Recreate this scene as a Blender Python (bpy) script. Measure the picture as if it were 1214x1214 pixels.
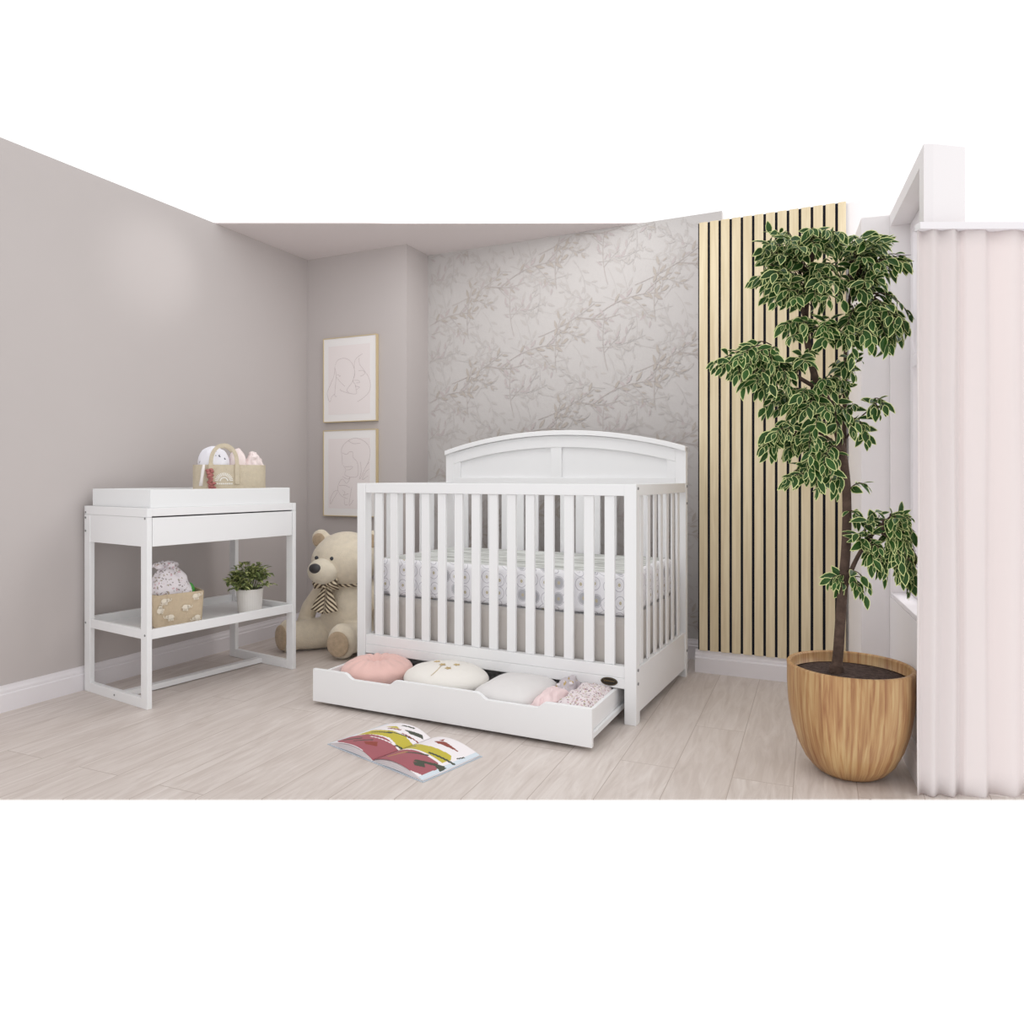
import bpy, bmesh, math, random
from mathutils import Vector, Matrix, noise
from math import sin, cos, pi, radians, sqrt

scene = bpy.context.scene
for o in list(bpy.data.objects):
    bpy.data.objects.remove(o, do_unlink=True)
col = scene.collection

# ------------------------------------------------------------------ camera, world, light
F_PX, HZ = 854.7, 566.0
cam_d = bpy.data.cameras.new('camera'); cam = bpy.data.objects.new('camera', cam_d); col.objects.link(cam)
cam.location = (0, 0, 1.0); cam.rotation_euler = (radians(90), 0, 0)
cam_d.sensor_width = 36; cam_d.lens = 36 * F_PX / 1214
cam_d.shift_y = -(607 - HZ) / 1214
cam_d.clip_start = .05
scene.camera = cam

world = bpy.data.worlds.new('studio'); scene.world = world; world.use_nodes = True
bgn = world.node_tree.nodes['Background']
bgn.inputs[0].default_value = (1.0, 0.995, 0.995, 1); bgn.inputs[1].default_value = 1.14

def area(name, loc, target, sx, sy, power, color=(1, 1, 1)):
    l = bpy.data.lights.new(name, 'AREA'); l.shape = 'RECTANGLE'; l.size = sx; l.size_y = sy; l.energy = power; l.color = color
    o = bpy.data.objects.new(name, l); col.objects.link(o); o.location = loc
    o.rotation_euler = (Vector(target) - Vector(loc)).to_track_quat('-Z', 'Y').to_euler()
    return o
area('added_fill_light', (-.05, 3.60, 2.43), (.0, 3.9, 0), 1.5, .9, 8, (1, .995, .99))  # added overhead fill to brighten the back walls, not a real ceiling fitting
area('window_daylight', (2.6, 3.0, 2.1), (0.2, 3.6, .5), 1.6, 1.8, 26, (1, 1, 1))
sp = bpy.data.lights.new('ceiling_spot', 'SPOT'); sp.energy = 5; sp.spot_size = radians(46); sp.spot_blend = 1.0; sp.shadow_soft_size = .06
spo = bpy.data.objects.new('ceiling_spot', sp); col.objects.link(spo); spo.location = (-1.05, 3.55, 2.3)
spo.rotation_euler = (Vector((-1.86, 3.75, 2.1)) - Vector(spo.location)).to_track_quat('-Z', 'Y').to_euler()

vs = scene.view_settings
vs.view_transform = 'Standard'; vs.look = 'None'; vs.gamma = 1; vs.use_curve_mapping = False
vs.exposure = 0.0

# ------------------------------------------------------------------ helpers
def lin(c):
    return tuple(((x / 255) / 12.92 if x / 255 <= .04045 else ((x / 255 + .055) / 1.055) ** 2.4) for x in c) + (1,)

def mat(name, rgb, rough=.6, spec=.4, bump=0, bscale=60, vary=0, vscale=6, sheen=0, transmission=0, metallic=0):
    m = bpy.data.materials.new(name); m.use_nodes = True
    nt = m.node_tree; b = nt.nodes['Principled BSDF']
    b.inputs['Base Color'].default_value = lin(rgb); b.inputs['Roughness'].default_value = rough
    b.inputs['Specular IOR Level'].default_value = spec; b.inputs['Metallic'].default_value = metallic
    if sheen: b.inputs['Sheen Weight'].default_value = sheen
    tc = nt.nodes.new('ShaderNodeTexCoord')
    if vary:
        n = nt.nodes.new('ShaderNodeTexNoise'); n.inputs['Scale'].default_value = vscale; n.inputs['Detail'].default_value = 5
        nt.links.new(tc.outputs['Object'], n.inputs['Vector'])
        r = nt.nodes.new('ShaderNodeValToRGB'); c = lin(rgb)
        r.color_ramp.elements[0].position = .3; r.color_ramp.elements[1].position = .7
        r.color_ramp.elements[0].color = tuple(x * (1 - vary) for x in c[:3]) + (1,)
        r.color_ramp.elements[1].color = tuple(min(1, x * (1 + vary)) for x in c[:3]) + (1,)
        nt.links.new(n.outputs['Fac'], r.inputs[0]); nt.links.new(r.outputs[0], b.inputs['Base Color'])
    if bump:
        n2 = nt.nodes.new('ShaderNodeTexNoise'); n2.inputs['Scale'].default_value = bscale; n2.inputs['Detail'].default_value = 4
        nt.links.new(tc.outputs['Object'], n2.inputs['Vector'])
        bp = nt.nodes.new('ShaderNodeBump'); bp.inputs['Strength'].default_value = bump; bp.inputs['Distance'].default_value = .01
        nt.links.new(n2.outputs['Fac'], bp.inputs['Height']); nt.links.new(bp.outputs[0], b.inputs['Normal'])
    return m

def nodes(m):
    nt = m.node_tree
    def N(t, **kw):
        n = nt.nodes.new(t)
        for k, v in kw.items():
            if hasattr(n, k) and k not in ('Scale',): setattr(n, k, v)
        return n
    return nt, N, nt.nodes['Principled BSDF']

def math_n(nt, op, a, b=None, c=None):
    n = nt.nodes.new('ShaderNodeMath'); n.operation = op
    for i, v in enumerate((a, b, c)):
        if v is None: continue
        if isinstance(v, (int, float)): n.inputs[i].default_value = v
        else: nt.links.new(v, n.inputs[i])
    return n.outputs[0]

def mixc(nt, fac, a, b):
    n = nt.nodes.new('ShaderNodeMix'); n.data_type = 'RGBA'
    if isinstance(fac, (int, float)): n.inputs[0].default_value = fac
    else: nt.links.new(fac, n.inputs[0])
    for i, v in ((6, a), (7, b)):
        if isinstance(v, tuple): n.inputs[i].default_value = v
        else: nt.links.new(v, n.inputs[i])
    return n.outputs[2]

class MB:
    def __init__(s): s.v = []; s.f = []; s.m = []
    def add(s, vs_, fs, mi=0):
        k = len(s.v); s.v += [tuple(p) for p in vs_]; s.f += [tuple(i + k for i in f) for f in fs]; s.m += [mi] * len(fs)
        return s
    def box(s, x0, x1, y0, y1, z0, z1, mi=0):
        return s.add([(x0, y0, z0), (x1, y0, z0), (x1, y1, z0), (x0, y1, z0), (x0, y0, z1), (x1, y0, z1), (x1, y1, z1), (x0, y1, z1)],
                     [(0, 3, 2, 1), (4, 5, 6, 7), (0, 1, 5, 4), (1, 2, 6, 5), (2, 3, 7, 6), (3, 0, 4, 7)], mi)
    def prism(s, poly, z0, z1, mi=0):
        n = len(poly)
        area2 = sum(poly[i][0] * poly[(i + 1) % n][1] - poly[(i + 1) % n][0] * poly[i][1] for i in range(n))
        if area2 < 0: poly = poly[::-1]
        return s.add([(p[0], p[1], z0) for p in poly] + [(p[0], p[1], z1) for p in poly],
                     [tuple(range(n))[::-1], tuple(range(n, 2 * n))] + [(i, (i + 1) % n, n + (i + 1) % n, n + i) for i in range(n)], mi)
    def extrude_y(s, poly, y0, y1, mi=0):      # polygon in x,z
        n = len(poly)
        return s.add([(p[0], y0, p[1]) for p in poly] + [(p[0], y1, p[1]) for p in poly],
                     [tuple(range(n)), tuple(range(n, 2 * n))[::-1]] + [((i + 1) % n, i, n + i, n + (i + 1) % n) for i in range(n)], mi)
    def tube(s, pts, rad, seg=8, mi=0, caps=True):
        pts = [Vector(p) for p in pts]; n = len(pts)
        if isinstance(rad, (int, float)): rad = [rad] * n
        k = len(s.v); up = None
        for i, p in enumerate(pts):
            t = (pts[min(i + 1, n - 1)] - pts[max(i - 1, 0)]).normalized()
            if up is None:
                up = Vector((0, 0, 1)) if abs(t.z) < .9 else Vector((1, 0, 0))
            a = t.cross(up).normalized(); b = a.cross(t).normalized(); up = b
            for j in range(seg):
                an = 2 * pi * j / seg; s.v.append(tuple(p + (a * cos(an) + b * sin(an)) * rad[i]))
        for i in range(n - 1):
            for j in range(seg):
                s.f.append((k + i * seg + j, k + (i + 1) * seg + j, k + (i + 1) * seg + (j + 1) % seg, k + i * seg + (j + 1) % seg)); s.m.append(mi)
        if caps:
            s.f.append(tuple(k + j for j in range(seg))); s.m.append(mi)
            s.f.append(tuple(k + (n - 1) * seg + j for j in range(seg))[::-1]); s.m.append(mi)
        return s
    def lathe(s, prof, seg=32, c=(0, 0, 0), mi=0, close=False):
        k = len(s.v); n = len(prof)
        for r, z in prof:
            for j in range(seg):
                a = 2 * pi * j / seg; s.v.append((c[0] + r * cos(a), c[1] + r * sin(a), c[2] + z))
        for i in range(n - 1):
            for j in range(seg):
                s.f.append((k + i * seg + j, k + i * seg + (j + 1) % seg, k + (i + 1) * seg + (j + 1) % seg, k + (i + 1) * seg + j)); s.m.append(mi)
        s.f.append(tuple(k + j for j in range(seg))[::-1]); s.m.append(mi)
        if not close: s.f.append(tuple(k + (n - 1) * seg + j for j in range(seg))); s.m.append(mi)
        return s
    def ell(s, c, r, rot=None, su=24, sv=14, mi=0, fn=None):
        c = Vector(c); R = rot if rot else Matrix.Identity(3); k = len(s.v)
        P = []
        for i in range(1, sv):
            th = pi * i / sv
            for j in range(su):
                ph = 2 * pi * j / su; P.append(Vector((sin(th) * cos(ph), sin(th) * sin(ph), cos(th))))
        P = [Vector((0, 0, 1))] + P + [Vector((0, 0, -1))]
        for p in P:
            q = Vector((p.x * r[0], p.y * r[1], p.z * r[2]))
            if fn: q = fn(p, q)
            s.v.append(tuple(c + R @ q))
        for j in range(su):
            s.f.append((k, k + 1 + j, k + 1 + (j + 1) % su)); s.m.append(mi)
            e = k + 1 + (sv - 2) * su
            s.f.append((e + (j + 1) % su, e + j, k + len(P) - 1)); s.m.append(mi)
        for i in range(sv - 2):
            for j in range(su):
                a = k + 1 + i * su
                s.f.append((a + j, a + su + j, a + su + (j + 1) % su, a + (j + 1) % su)); s.m.append(mi)
        return s
    def grid(s, fn, nu, nv, mi=0):
        k = len(s.v)
        for i in range(nu + 1):
            for j in range(nv + 1): s.v.append(tuple(fn(i / nu, j / nv)))
        for i in range(nu):
            for j in range(nv):
                a = k + i * (nv + 1) + j
                s.f.append((a, a + nv + 1, a + nv + 2, a + 1)); s.m.append(mi if isinstance(mi, int) else mi((i + .5) / nu, (j + .5) / nv))
        return s
    def build(s, name, mats, parent=None, smooth=False, bevel=0, solid=0, loc=None, subsurf=0, fix=False):
        me = bpy.data.meshes.new(name); me.from_pydata(s.v, [], s.f)
        if not isinstance(mats, (list, tuple)): mats = [mats]
        for m in mats: me.materials.append(m)
        me.polygons.foreach_set('material_index', s.m)
        if smooth: me.polygons.foreach_set('use_smooth', [True] * len(s.f))
        me.update()
        if fix:
            bm = bmesh.new(); bm.from_mesh(me); bmesh.ops.recalc_face_normals(bm, faces=bm.faces); bm.to_mesh(me); bm.free()
        o = bpy.data.objects.new(name, me); col.objects.link(o)
        if parent: o.parent = parent
        if loc: o.location = loc
        if solid:
            md = o.modifiers.new('thickness', 'SOLIDIFY'); md.thickness = solid; md.offset = 0
        if subsurf:
            md = o.modifiers.new('sub', 'SUBSURF'); md.levels = subsurf; md.render_levels = subsurf
        if bevel:
            md = o.modifiers.new('bevel', 'BEVEL'); md.width = bevel; md.segments = 2; md.limit_method = 'ANGLE'; md.angle_limit = radians(40)
        return o

def box(name, m, parent, x0, x1, y0, y1, z0, z1, bevel=.002):
    return MB().box(x0, x1, y0, y1, z0, z1).build(name, m, parent, bevel=bevel)

def tag(o, label, cat, group=None):
    o['label'] = label; o['category'] = cat
    if group: o['group'] = group
    return o
def thing(name, label, cat, loc=(0, 0, 0), rz=0, group=None):
    o = bpy.data.objects.new(name, None); col.objects.link(o); o.empty_display_size = .05
    o.location = loc; o.rotation_euler = (0, 0, rz)
    return tag(o, label, cat, group)
def struct(o):
    o['kind'] = 'structure'; return o
def at(u, v, Y):
    return Vector(((u - 607) / F_PX * Y, Y, 1 - (v - HZ) / F_PX * Y))

# ------------------------------------------------------------------ materials
M = {}
M['paint'] = mat('greige_wall_paint', (193, 186, 184), .85, .2, bump=.03, bscale=250, vary=.012, vscale=1.5)
M['ceil'] = mat('ceiling_paint', (226, 218, 217), .9, .1)
M['trimw'] = mat('white_trim_paint', (232, 228, 231), .5, .4)
M['colw'] = mat('white_wall_paint', (232, 228, 229), .7, .3)
M['white'] = mat('white_furniture_lacquer', (236, 236, 237), .38, .4)
M['white2'] = mat('white_tray_lacquer', (234, 235, 236), .45, .4)
M['screw'] = mat('steel_screw', (150, 150, 152), .35, .5, metallic=.8)
M['black'] = mat('black_felt', (38, 40, 50), .9, .1)
M['frame'] = mat('pale_gold_wood', (205, 187, 150), .45, .4)
M['mat_board'] = mat('picture_mat', (238, 235, 234), .8, .2)
M['print'] = mat('blush_print', (235, 227, 226), .8, .2)
M['line'] = mat('print_ink', (176, 160, 162), .8, .2)
M['bear'] = mat('cream_plush', (230, 218, 197), .95, .1, bump=.5, bscale=220, vary=.06, vscale=30, sheen=.4)
M['muzzle'] = mat('muzzle_plush', (235, 225, 205), .95, .1, bump=.5, bscale=240, vary=.05, vscale=30, sheen=.4)
M['pad'] = mat('tan_plush_pad', (190, 168, 142), .95, .1, bump=.6, bscale=200, vary=.14, vscale=40, sheen=.3)
M['nose'] = mat('dark_nose', (62, 60, 62), .35, .5)
M['eye'] = mat('dark_eye', (45, 48, 55), .2, .6)
M['skirt'] = mat('taupe_skirt_fabric', (206, 200, 195), .9, .15, bump=.15, bscale=300)
M['pink'] = mat('dusty_pink_velvet', (230, 190, 182), .85, .2, bump=.1, bscale=120, vary=.04, vscale=14, sheen=.3)
M['cream'] = mat('cream_cotton', (234, 230, 224), .9, .2, bump=.1, bscale=200)
M['grey_cotton'] = mat('pale_grey_cotton', (222, 219, 218), .9, .2, bump=.1, bscale=200)
M['pale_pink'] = mat('pale_pink_cotton', (234, 212, 212), .9, .2, bump=.1, bscale=160, vary=.03, vscale=20)
M['faint_pink'] = mat('faint_pink_muslin', (238, 224, 222), .9, .2, bump=.1, bscale=160)
M['gold'] = mat('gold_thread', (200, 176, 130), .5, .4)
M['soil'] = mat('dark_soil', (74, 62, 58), .95, .1, bump=1, bscale=90, vary=.35, vscale=60)
M['bark'] = mat('brown_bark', (84, 68, 60), .9, .2, bump=.8, bscale=60, vary=.25, vscale=40)
M['leaf'] = mat('deep_green_leaf', (42, 76, 26), .5, .3, vary=.35, vscale=9)
M['leaf2'] = mat('cream_leaf_edge', (212, 218, 152), .6, .2)
M['hleaf'] = mat('olive_leaf', (112, 126, 78), .5, .4, vary=.45, vscale=30)
M['hleaf2'] = mat('pale_leaf', (192, 198, 134), .5, .4, vary=.2, vscale=30)
M['ceramic'] = mat('white_pot_glaze', (228, 224, 220), .6, .4, vary=.02, vscale=20)
M['basket'] = mat('beige_cotton_rope', (206, 194, 172), .9, .15, bump=.4, bscale=180, vary=.05, vscale=50)
M['canvas'] = mat('tan_canvas', (202, 184, 158), .9, .15, bump=.3, bscale=300, vary=.05, vscale=60)
M['eleph'] = mat('cream_canvas_print', (229, 219, 202), .9, .15)
M['whitep'] = mat('white_print', (245, 243, 238), .8, .2)
M['bead'] = mat('rose_beads', (170, 108, 104), .6, .3, vary=.25, vscale=90)
M['ribbon'] = mat('white_ribbon', (236, 230, 228), .7, .2)
M['green'] = mat('green_toy', (92, 176, 84), .6, .3)
M['badge'] = mat('black_badge', (30, 26, 18), .3, .5)
M['goldink'] = mat('badge_gold', (140, 118, 78), .35, .5, metallic=.5)
M['pagew'] = mat('white_page', (236, 230, 232), .55, .3)
M['pagem'] = mat('mauve_ink', (160, 90, 98), .55, .3)
M['pageo'] = mat('olive_ink', (192, 178, 62), .55, .3)
M['paged'] = mat('dark_ink', (72, 76, 64), .55, .3)
M['pager'] = mat('rust_ink', (140, 66, 54), .55, .3)
M['pageb'] = mat('pale_blue_margin', (208, 218, 226), .55, .3)
M['cover'] = mat('blue_grey_cover', (196, 206, 216), .5, .4)

def mk_curtain():
    m = mat('sheer_cream_curtain', (240, 233, 232), .9, .1)
    nt, N, b = nodes(m)
    tr = nt.nodes.new('ShaderNodeBsdfTranslucent'); tr.inputs[0].default_value = lin((240, 228, 226))
    mx = nt.nodes.new('ShaderNodeMixShader'); mx.inputs[0].default_value = .3
    out = nt.nodes['Material Output']
    nt.links.new(b.outputs[0], mx.inputs[1]); nt.links.new(tr.outputs[0], mx.inputs[2]); nt.links.new(mx.outputs[0], out.inputs[0])
    return m
M['curtain'] = mk_curtain()

def mk_glass():
    m = bpy.data.materials.new('window_glass'); m.use_nodes = True; nt = m.node_tree
    nt.nodes.remove(nt.nodes['Principled BSDF'])
    t = nt.nodes.new('ShaderNodeBsdfTransparent'); g = nt.nodes.new('ShaderNodeBsdfGlossy'); g.inputs['Roughness'].default_value = .02
    mx = nt.nodes.new('ShaderNodeMixShader'); mx.inputs[0].default_value = .06
    nt.links.new(t.outputs[0], mx.inputs[1]); nt.links.new(g.outputs[0], mx.inputs[2]); nt.links.new(mx.outputs[0], nt.nodes['Material Output'].inputs[0])
    return m
M['glass'] = mk_glass()

def mk_wood(name, c1, c2, axis_scale, rough=.5, nscale=3, rot=0, rnd=False):
    """streaky grain stretched along one axis, object coordinates"""
    m = mat(name, c1, rough, .35); nt, N, b = nodes(m)
    tc = N('ShaderNodeTexCoord'); mp = N('ShaderNodeMapping'); mp.inputs['Scale'].default_value = axis_scale
    nt.links.new(tc.outputs['Object'], mp.inputs['Vector'])
    n = N('ShaderNodeTexNoise'); n.inputs['Scale'].default_value = nscale; n.inputs['Detail'].default_value = 8; n.inputs['Distortion'].default_value = .6
    nt.links.new(mp.outputs[0], n.inputs['Vector'])
    r = N('ShaderNodeValToRGB'); r.color_ramp.elements[0].position = .32; r.color_ramp.elements[1].position = .68
    r.color_ramp.elements[0].color = lin(c2); r.color_ramp.elements[1].color = lin(c1)
    nt.links.new(n.outputs['Fac'], r.inputs[0]); nt.links.new(r.outputs[0], b.inputs['Base Color'])
    return m
M['slat'] = mk_wood('pale_oak_slat', (229, 214, 182), (213, 195, 160), (14, 14, .7), .55, 4)

def mk_pot():
    m = mat('striped_wood_pot', (206, 164, 108), .4, .4); nt, N, b = nodes(m)
    tc = N('ShaderNodeTexCoord'); sx = N('ShaderNodeSeparateXYZ'); nt.links.new(tc.outputs['Object'], sx.inputs[0])
    ang = math_n(nt, 'ARCTAN2', sx.outputs[1], sx.outputs[0])
    cb = N('ShaderNodeCombineXYZ'); nt.links.new(math_n(nt, 'MULTIPLY', ang, 5.0), cb.inputs[0]); nt.links.new(math_n(nt, 'MULTIPLY', sx.outputs[2], 1.6), cb.inputs[1])
    n = N('ShaderNodeTexNoise'); n.inputs['Scale'].default_value = 3.2; n.inputs['Detail'].default_value = 8; n.inputs['Distortion'].default_value = .5
    nt.links.new(cb.outputs[0], n.inputs['Vector'])
    r = N('ShaderNodeValToRGB'); e = r.color_ramp.elements; e[0].position = .33; e[1].position = .66
    e[0].color = lin((146, 100, 64)); e[1].color = lin((188, 156, 110)); k = e.new(.5); k.color = lin((172, 132, 88))
    nt.links.new(n.outputs['Fac'], r.inputs[0])
    st = math_n(nt, 'FLOOR', math_n(nt, 'MULTIPLY', ang, 3.3)); wn = N('ShaderNodeTexWhiteNoise'); wn.noise_dimensions = '1D'; nt.links.new(st, wn.inputs['W'])
    f = math_n(nt, 'MULTIPLY_ADD', wn.outputs['Value'], .22, .86)
    hs = N('ShaderNodeHueSaturation'); nt.links.new(r.outputs[0], hs.inputs['Color']); nt.links.new(f, hs.inputs['Value'])
    nt.links.new(hs.outputs[0], b.inputs['Base Color'])
    return m
M['pot'] = mk_pot()

def mk_floor():
    m = mat('whitewashed_oak_planks', (214, 200, 190), .42, .35); nt, N, b = nodes(m)
    tc = N('ShaderNodeTexCoord'); mp = N('ShaderNodeMapping'); mp.inputs['Rotation'].default_value = (0, 0, radians(90) + .40 ); mp.inputs['Location'].default_value = (.0, .07, 0)
    nt.links.new(tc.outputs['Object'], mp.inputs['Vector'])
    br = N('ShaderNodeTexBrick'); br.offset = .37; br.inputs['Scale'].default_value = 1.0
    br.inputs['Brick Width'].default_value = 1.25; br.inputs['Row Height'].default_value = .19; br.inputs['Mortar Size'].default_value = .0016
    br.inputs['Mortar Smooth'].default_value = .3; br.inputs['Bias'].default_value = 0
    br.inputs['Color1'].default_value = (0, 0, 0, 1); br.inputs['Color2'].default_value = (1, 1, 1, 1)
    nt.links.new(mp.outputs[0], br.inputs['Vector'])
    # grain, shifted per plank
    mp2 = N('ShaderNodeMapping'); mp2.inputs['Scale'].default_value = (1.2, 9, 1)
    va = N('ShaderNodeVectorMath'); va.operation = 'MULTIPLY_ADD'; nt.links.new(br.outputs['Color'], va.inputs[0]); va.inputs[1].default_value = (7, 7, 7); nt.links.new(mp.outputs[0], va.inputs[2])
    nt.links.new(va.outputs[0], mp2.inputs['Vector'])
    n = N('ShaderNodeTexNoise'); n.inputs['Scale'].default_value = 3; n.inputs['Detail'].default_value = 9; n.inputs['Roughness'].default_value = .62; n.inputs['Distortion'].default_value = 1.2
    nt.links.new(mp2.outputs[0], n.inputs['Vector'])
    r = N('ShaderNodeValToRGB'); e = r.color_ramp.elements; e[0].position = .3; e[1].position = .7
    e[0].color = lin((194, 182, 175)); e[1].color = lin((222, 214, 209)); k = e.new(.5); k.color = lin((209, 199, 193))
    nt.links.new(n.outputs['Fac'], r.inputs[0])
    tint = mixc(nt, math_n(nt, 'MULTIPLY', br.outputs['Color'], .35), r.outputs[0], lin((197, 185, 177)))
    c = mixc(nt, br.outputs['Fac'], tint, lin((176, 162, 154)))
    nt.links.new(c, b.inputs['Base Color'])
    bp = N('ShaderNodeBump'); bp.inputs['Strength'].default_value = .12; bp.inputs['Distance'].default_value = .004
    nt.links.new(math_n(nt, 'SUBTRACT', n.outputs['Fac'], br.outputs['Fac']), bp.inputs['Height']); nt.links.new(bp.outputs[0], b.inputs['Normal'])
    return m
M['floor'] = mk_floor()

def mk_sheet_side():
    m = mat('petal_print_sheet', (240, 238, 240), .85, .2); nt, N, b = nodes(m)
    tc = N('ShaderNodeTexCoord'); sx = N('ShaderNodeSeparateXYZ'); nt.links.new(tc.outputs['Object'], sx.inputs[0])
    cb = N('ShaderNodeCombineXYZ'); nt.links.new(math_n(nt, 'MULTIPLY', math_n(nt, 'ADD', sx.outputs[0], sx.outputs[1]), 1.15), cb.inputs[0]); nt.links.new(sx.outputs[2], cb.inputs[1])
    v = N('ShaderNodeTexVoronoi'); v.voronoi_dimensions = '2D'; v.inputs['Scale'].default_value = 15; v.inputs['Randomness'].default_value = .3
    nt.links.new(cb.outputs[0], v.inputs['Vector']); d = v.outputs['Distance']
    sc = N('ShaderNodeSeparateColor'); nt.links.new(v.outputs['Color'], sc.inputs[0])
    grey = math_n(nt, 'MULTIPLY', math_n(nt, 'GREATER_THAN', sc.outputs[0], .9), math_n(nt, 'LESS_THAN', d, .37))
    ring = math_n(nt, 'MAXIMUM', math_n(nt, 'COMPARE', d, .42, .018), math_n(nt, 'MULTIPLY', math_n(nt, 'COMPARE', d, .20, .014), .6))
    dot = math_n(nt, 'LESS_THAN', d, .115)
    c = mixc(nt, grey, lin((240, 239, 242)), lin((190, 190, 194)))
    c = mixc(nt, math_n(nt, 'MULTIPLY', ring, .75), c, lin((168, 164, 174)))
    c = mixc(nt, dot, c, lin((198, 188, 164)))
    nt.links.new(c, b.inputs['Base Color']); return m
M['sheet_side'] = mk_sheet_side()
def mk_sheet_top():
    m = mat('streaked_sheet_top', (214, 216, 212), .85, .2); nt, N, b = nodes(m)
    tc = N('ShaderNodeTexCoord'); mp = N('ShaderNodeMapping'); mp.inputs['Scale'].default_value = (5, 60, 1)
    nt.links.new(tc.outputs['Object'], mp.inputs['Vector'])
    n = N('ShaderNodeTexNoise'); n.inputs['Scale'].default_value = 1; n.inputs['Detail'].default_value = 3; nt.links.new(mp.outputs[0], n.inputs['Vector'])
    r = N('ShaderNodeValToRGB'); e = r.color_ramp.elements; e[0].position = .46; e[1].position = .52; e[0].color = lin((168, 169, 165)); e[1].color = lin((214, 216, 213))
    nt.links.new(n.outputs['Fac'], r.inputs[0]); nt.links.new(r.outputs[0], b.inputs['Base Color']); return m
M['sheet_top'] = mk_sheet_top()

def mk_spots(name, base, cols, scale, thr=.25, dens=.5):
    m = mat(name, base, .9, .2, bump=.1, bscale=150); nt, N, b = nodes(m)
    tc = N('ShaderNodeTexCoord'); c = lin(base)
    cur = None
    for i, k in enumerate(cols):
        nz = N('ShaderNodeTexNoise'); nz.inputs['Scale'].default_value = scale * 2.2
        nt.links.new(tc.outputs['Object'], nz.inputs['Vector'])
        va = N('ShaderNodeVectorMath'); va.operation = 'MULTIPLY_ADD'; nt.links.new(nz.outputs['Color'], va.inputs[0]); va.inputs[1].default_value = (.9 / scale,) * 3; nt.links.new(tc.outputs['Object'], va.inputs[2])
        mp = N('ShaderNodeMapping'); mp.inputs['Location'].default_value = (i * 3.7, i * 1.3, i * 2.1); nt.links.new(va.outputs[0], mp.inputs['Vector'])
        v = N('ShaderNodeTexVoronoi'); v.inputs['Scale'].default_value = scale * (1 + .2 * i); nt.links.new(mp.outputs[0], v.inputs['Vector'])
        sc = N('ShaderNodeSeparateColor'); nt.links.new(v.outputs['Color'], sc.inputs[0])
        f = math_n(nt, 'MULTIPLY', math_n(nt, 'LESS_THAN', v.outputs['Distance'], thr), math_n(nt, 'LESS_THAN', sc.outputs[0], dens))
        cur = mixc(nt, f, cur if cur else c, lin(k))
    nt.links.new(cur, b.inputs['Base Color']); return m
M['floral'] = mk_spots('pink_floral_cotton', (226, 216, 218), [(196, 164, 170), (150, 130, 138), (186, 178, 150)], 70, .34, .45)
M['marks'] = mk_spots('white_cloth_dark_marks', (236, 235, 242), [(96, 96, 110)], 42, .24, .35)
M['golddots'] = mk_spots('grey_gold_dots', (200, 192, 196), [(190, 166, 118), (228, 222, 226)], 34, .3, .6)
M['floral2'] = mk_spots('white_floral_swaddle', (232, 226, 230), [(212, 182, 188), (176, 164, 150), (150, 140, 140)], 55, .3, .4)

def mk_stripe():
    m = mat('brown_cream_stripe', (226, 212, 186), .85, .2); nt, N, b = nodes(m)
    tc = N('ShaderNodeTexCoord'); sx = N('ShaderNodeSeparateXYZ'); nt.links.new(tc.outputs['Object'], sx.inputs[0])
    q = math_n(nt, 'ADD', sx.outputs[2], math_n(nt, 'MULTIPLY', math_n(nt, 'ABSOLUTE', sx.outputs[0]), .75))
    f = math_n(nt, 'GREATER_THAN', math_n(nt, 'FRACT', math_n(nt, 'MULTIPLY', q, 44)), .5)
    nt.links.new(mixc(nt, f, lin((224, 210, 184)), lin((92, 78, 66))), b.inputs['Base Color']); return m
M['stripe'] = mk_stripe()

# ------------------------------------------------------------------ room shell
RX, RY, RT = -1.3408, 4.7955, .4372
CH = 2.448; NICHE = .2535
cR, sR = cos(RT), sin(RT)
def RM(a, b): return (RX + a * cR - b * sR, RY - a * sR - b * cR)
LW = -.027            # left wall plane in room coordinates
b_front = (RY - LW * sR - 2.243) / cR
WD = Vector((.331, .9436)).normalized(); WN = Vector((WD.y, -WD.x))
W0 = Vector((1.284, 2.267)) + WN * .015
def WP(t, n=0): p = W0 + WD * t + WN * n; return (p.x, p.y)
t_near = (2.290 - W0.y) / WD.y
t_far = 1.19
C_ = WP(t_far)
EX = 1.95
floor_poly = [RM(LW - .05, b_front - .03), RM(LW - .05, -.05), RM(.75, -.05), RM(.80, -NICHE - .05), RM(2.6, -NICHE - .05), RM(3.5, -.05), WP(t_far + .05, .03), WP(.16, .03), (EX, 2.42), (EX, 2.243)]
floor_poly[0] = (floor_poly[0][0], 2.243)
struct(MB().prism(floor_poly, -.004, 0).build('floor', M['floor']))

# ceiling: rear part of the room, straight front edge
YC = 4.112
def left_at(Y): b = (RY - LW * sR - Y) / cR; return (RM(LW, b)[0], Y)
def back_at(Y): a = (RY + NICHE * cR - Y) / sR; return (RM(a, -NICHE)[0], Y)
L_ = left_at(YC); B_ = back_at(YC)
struct(MB().prism([(L_[0] - .05, YC), RM(LW - .05, -.06), RM(.72, -.06), RM(.72, -NICHE - .05), (B_[0] + .1, YC + .05 / cR - .047), (B_[0] + .1, YC)], CH, CH + .006).build('ceiling', M['ceil']))

struct(MB().prism([(RM(LW, b_front)[0], 2.243), RM(LW, 0), RM(LW - .06, 0), (RM(LW - .06, b_front)[0] , 2.243)], 0, CH).build('wall_left', M['paint']))
struct(MB().prism([RM(LW - .06, 0), RM(.7564, 0), RM(.7564, -NICHE), RM(LW - .06, -NICHE)], 0, CH).build('wall_chimney_breast', M['paint'], fix=True))

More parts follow.
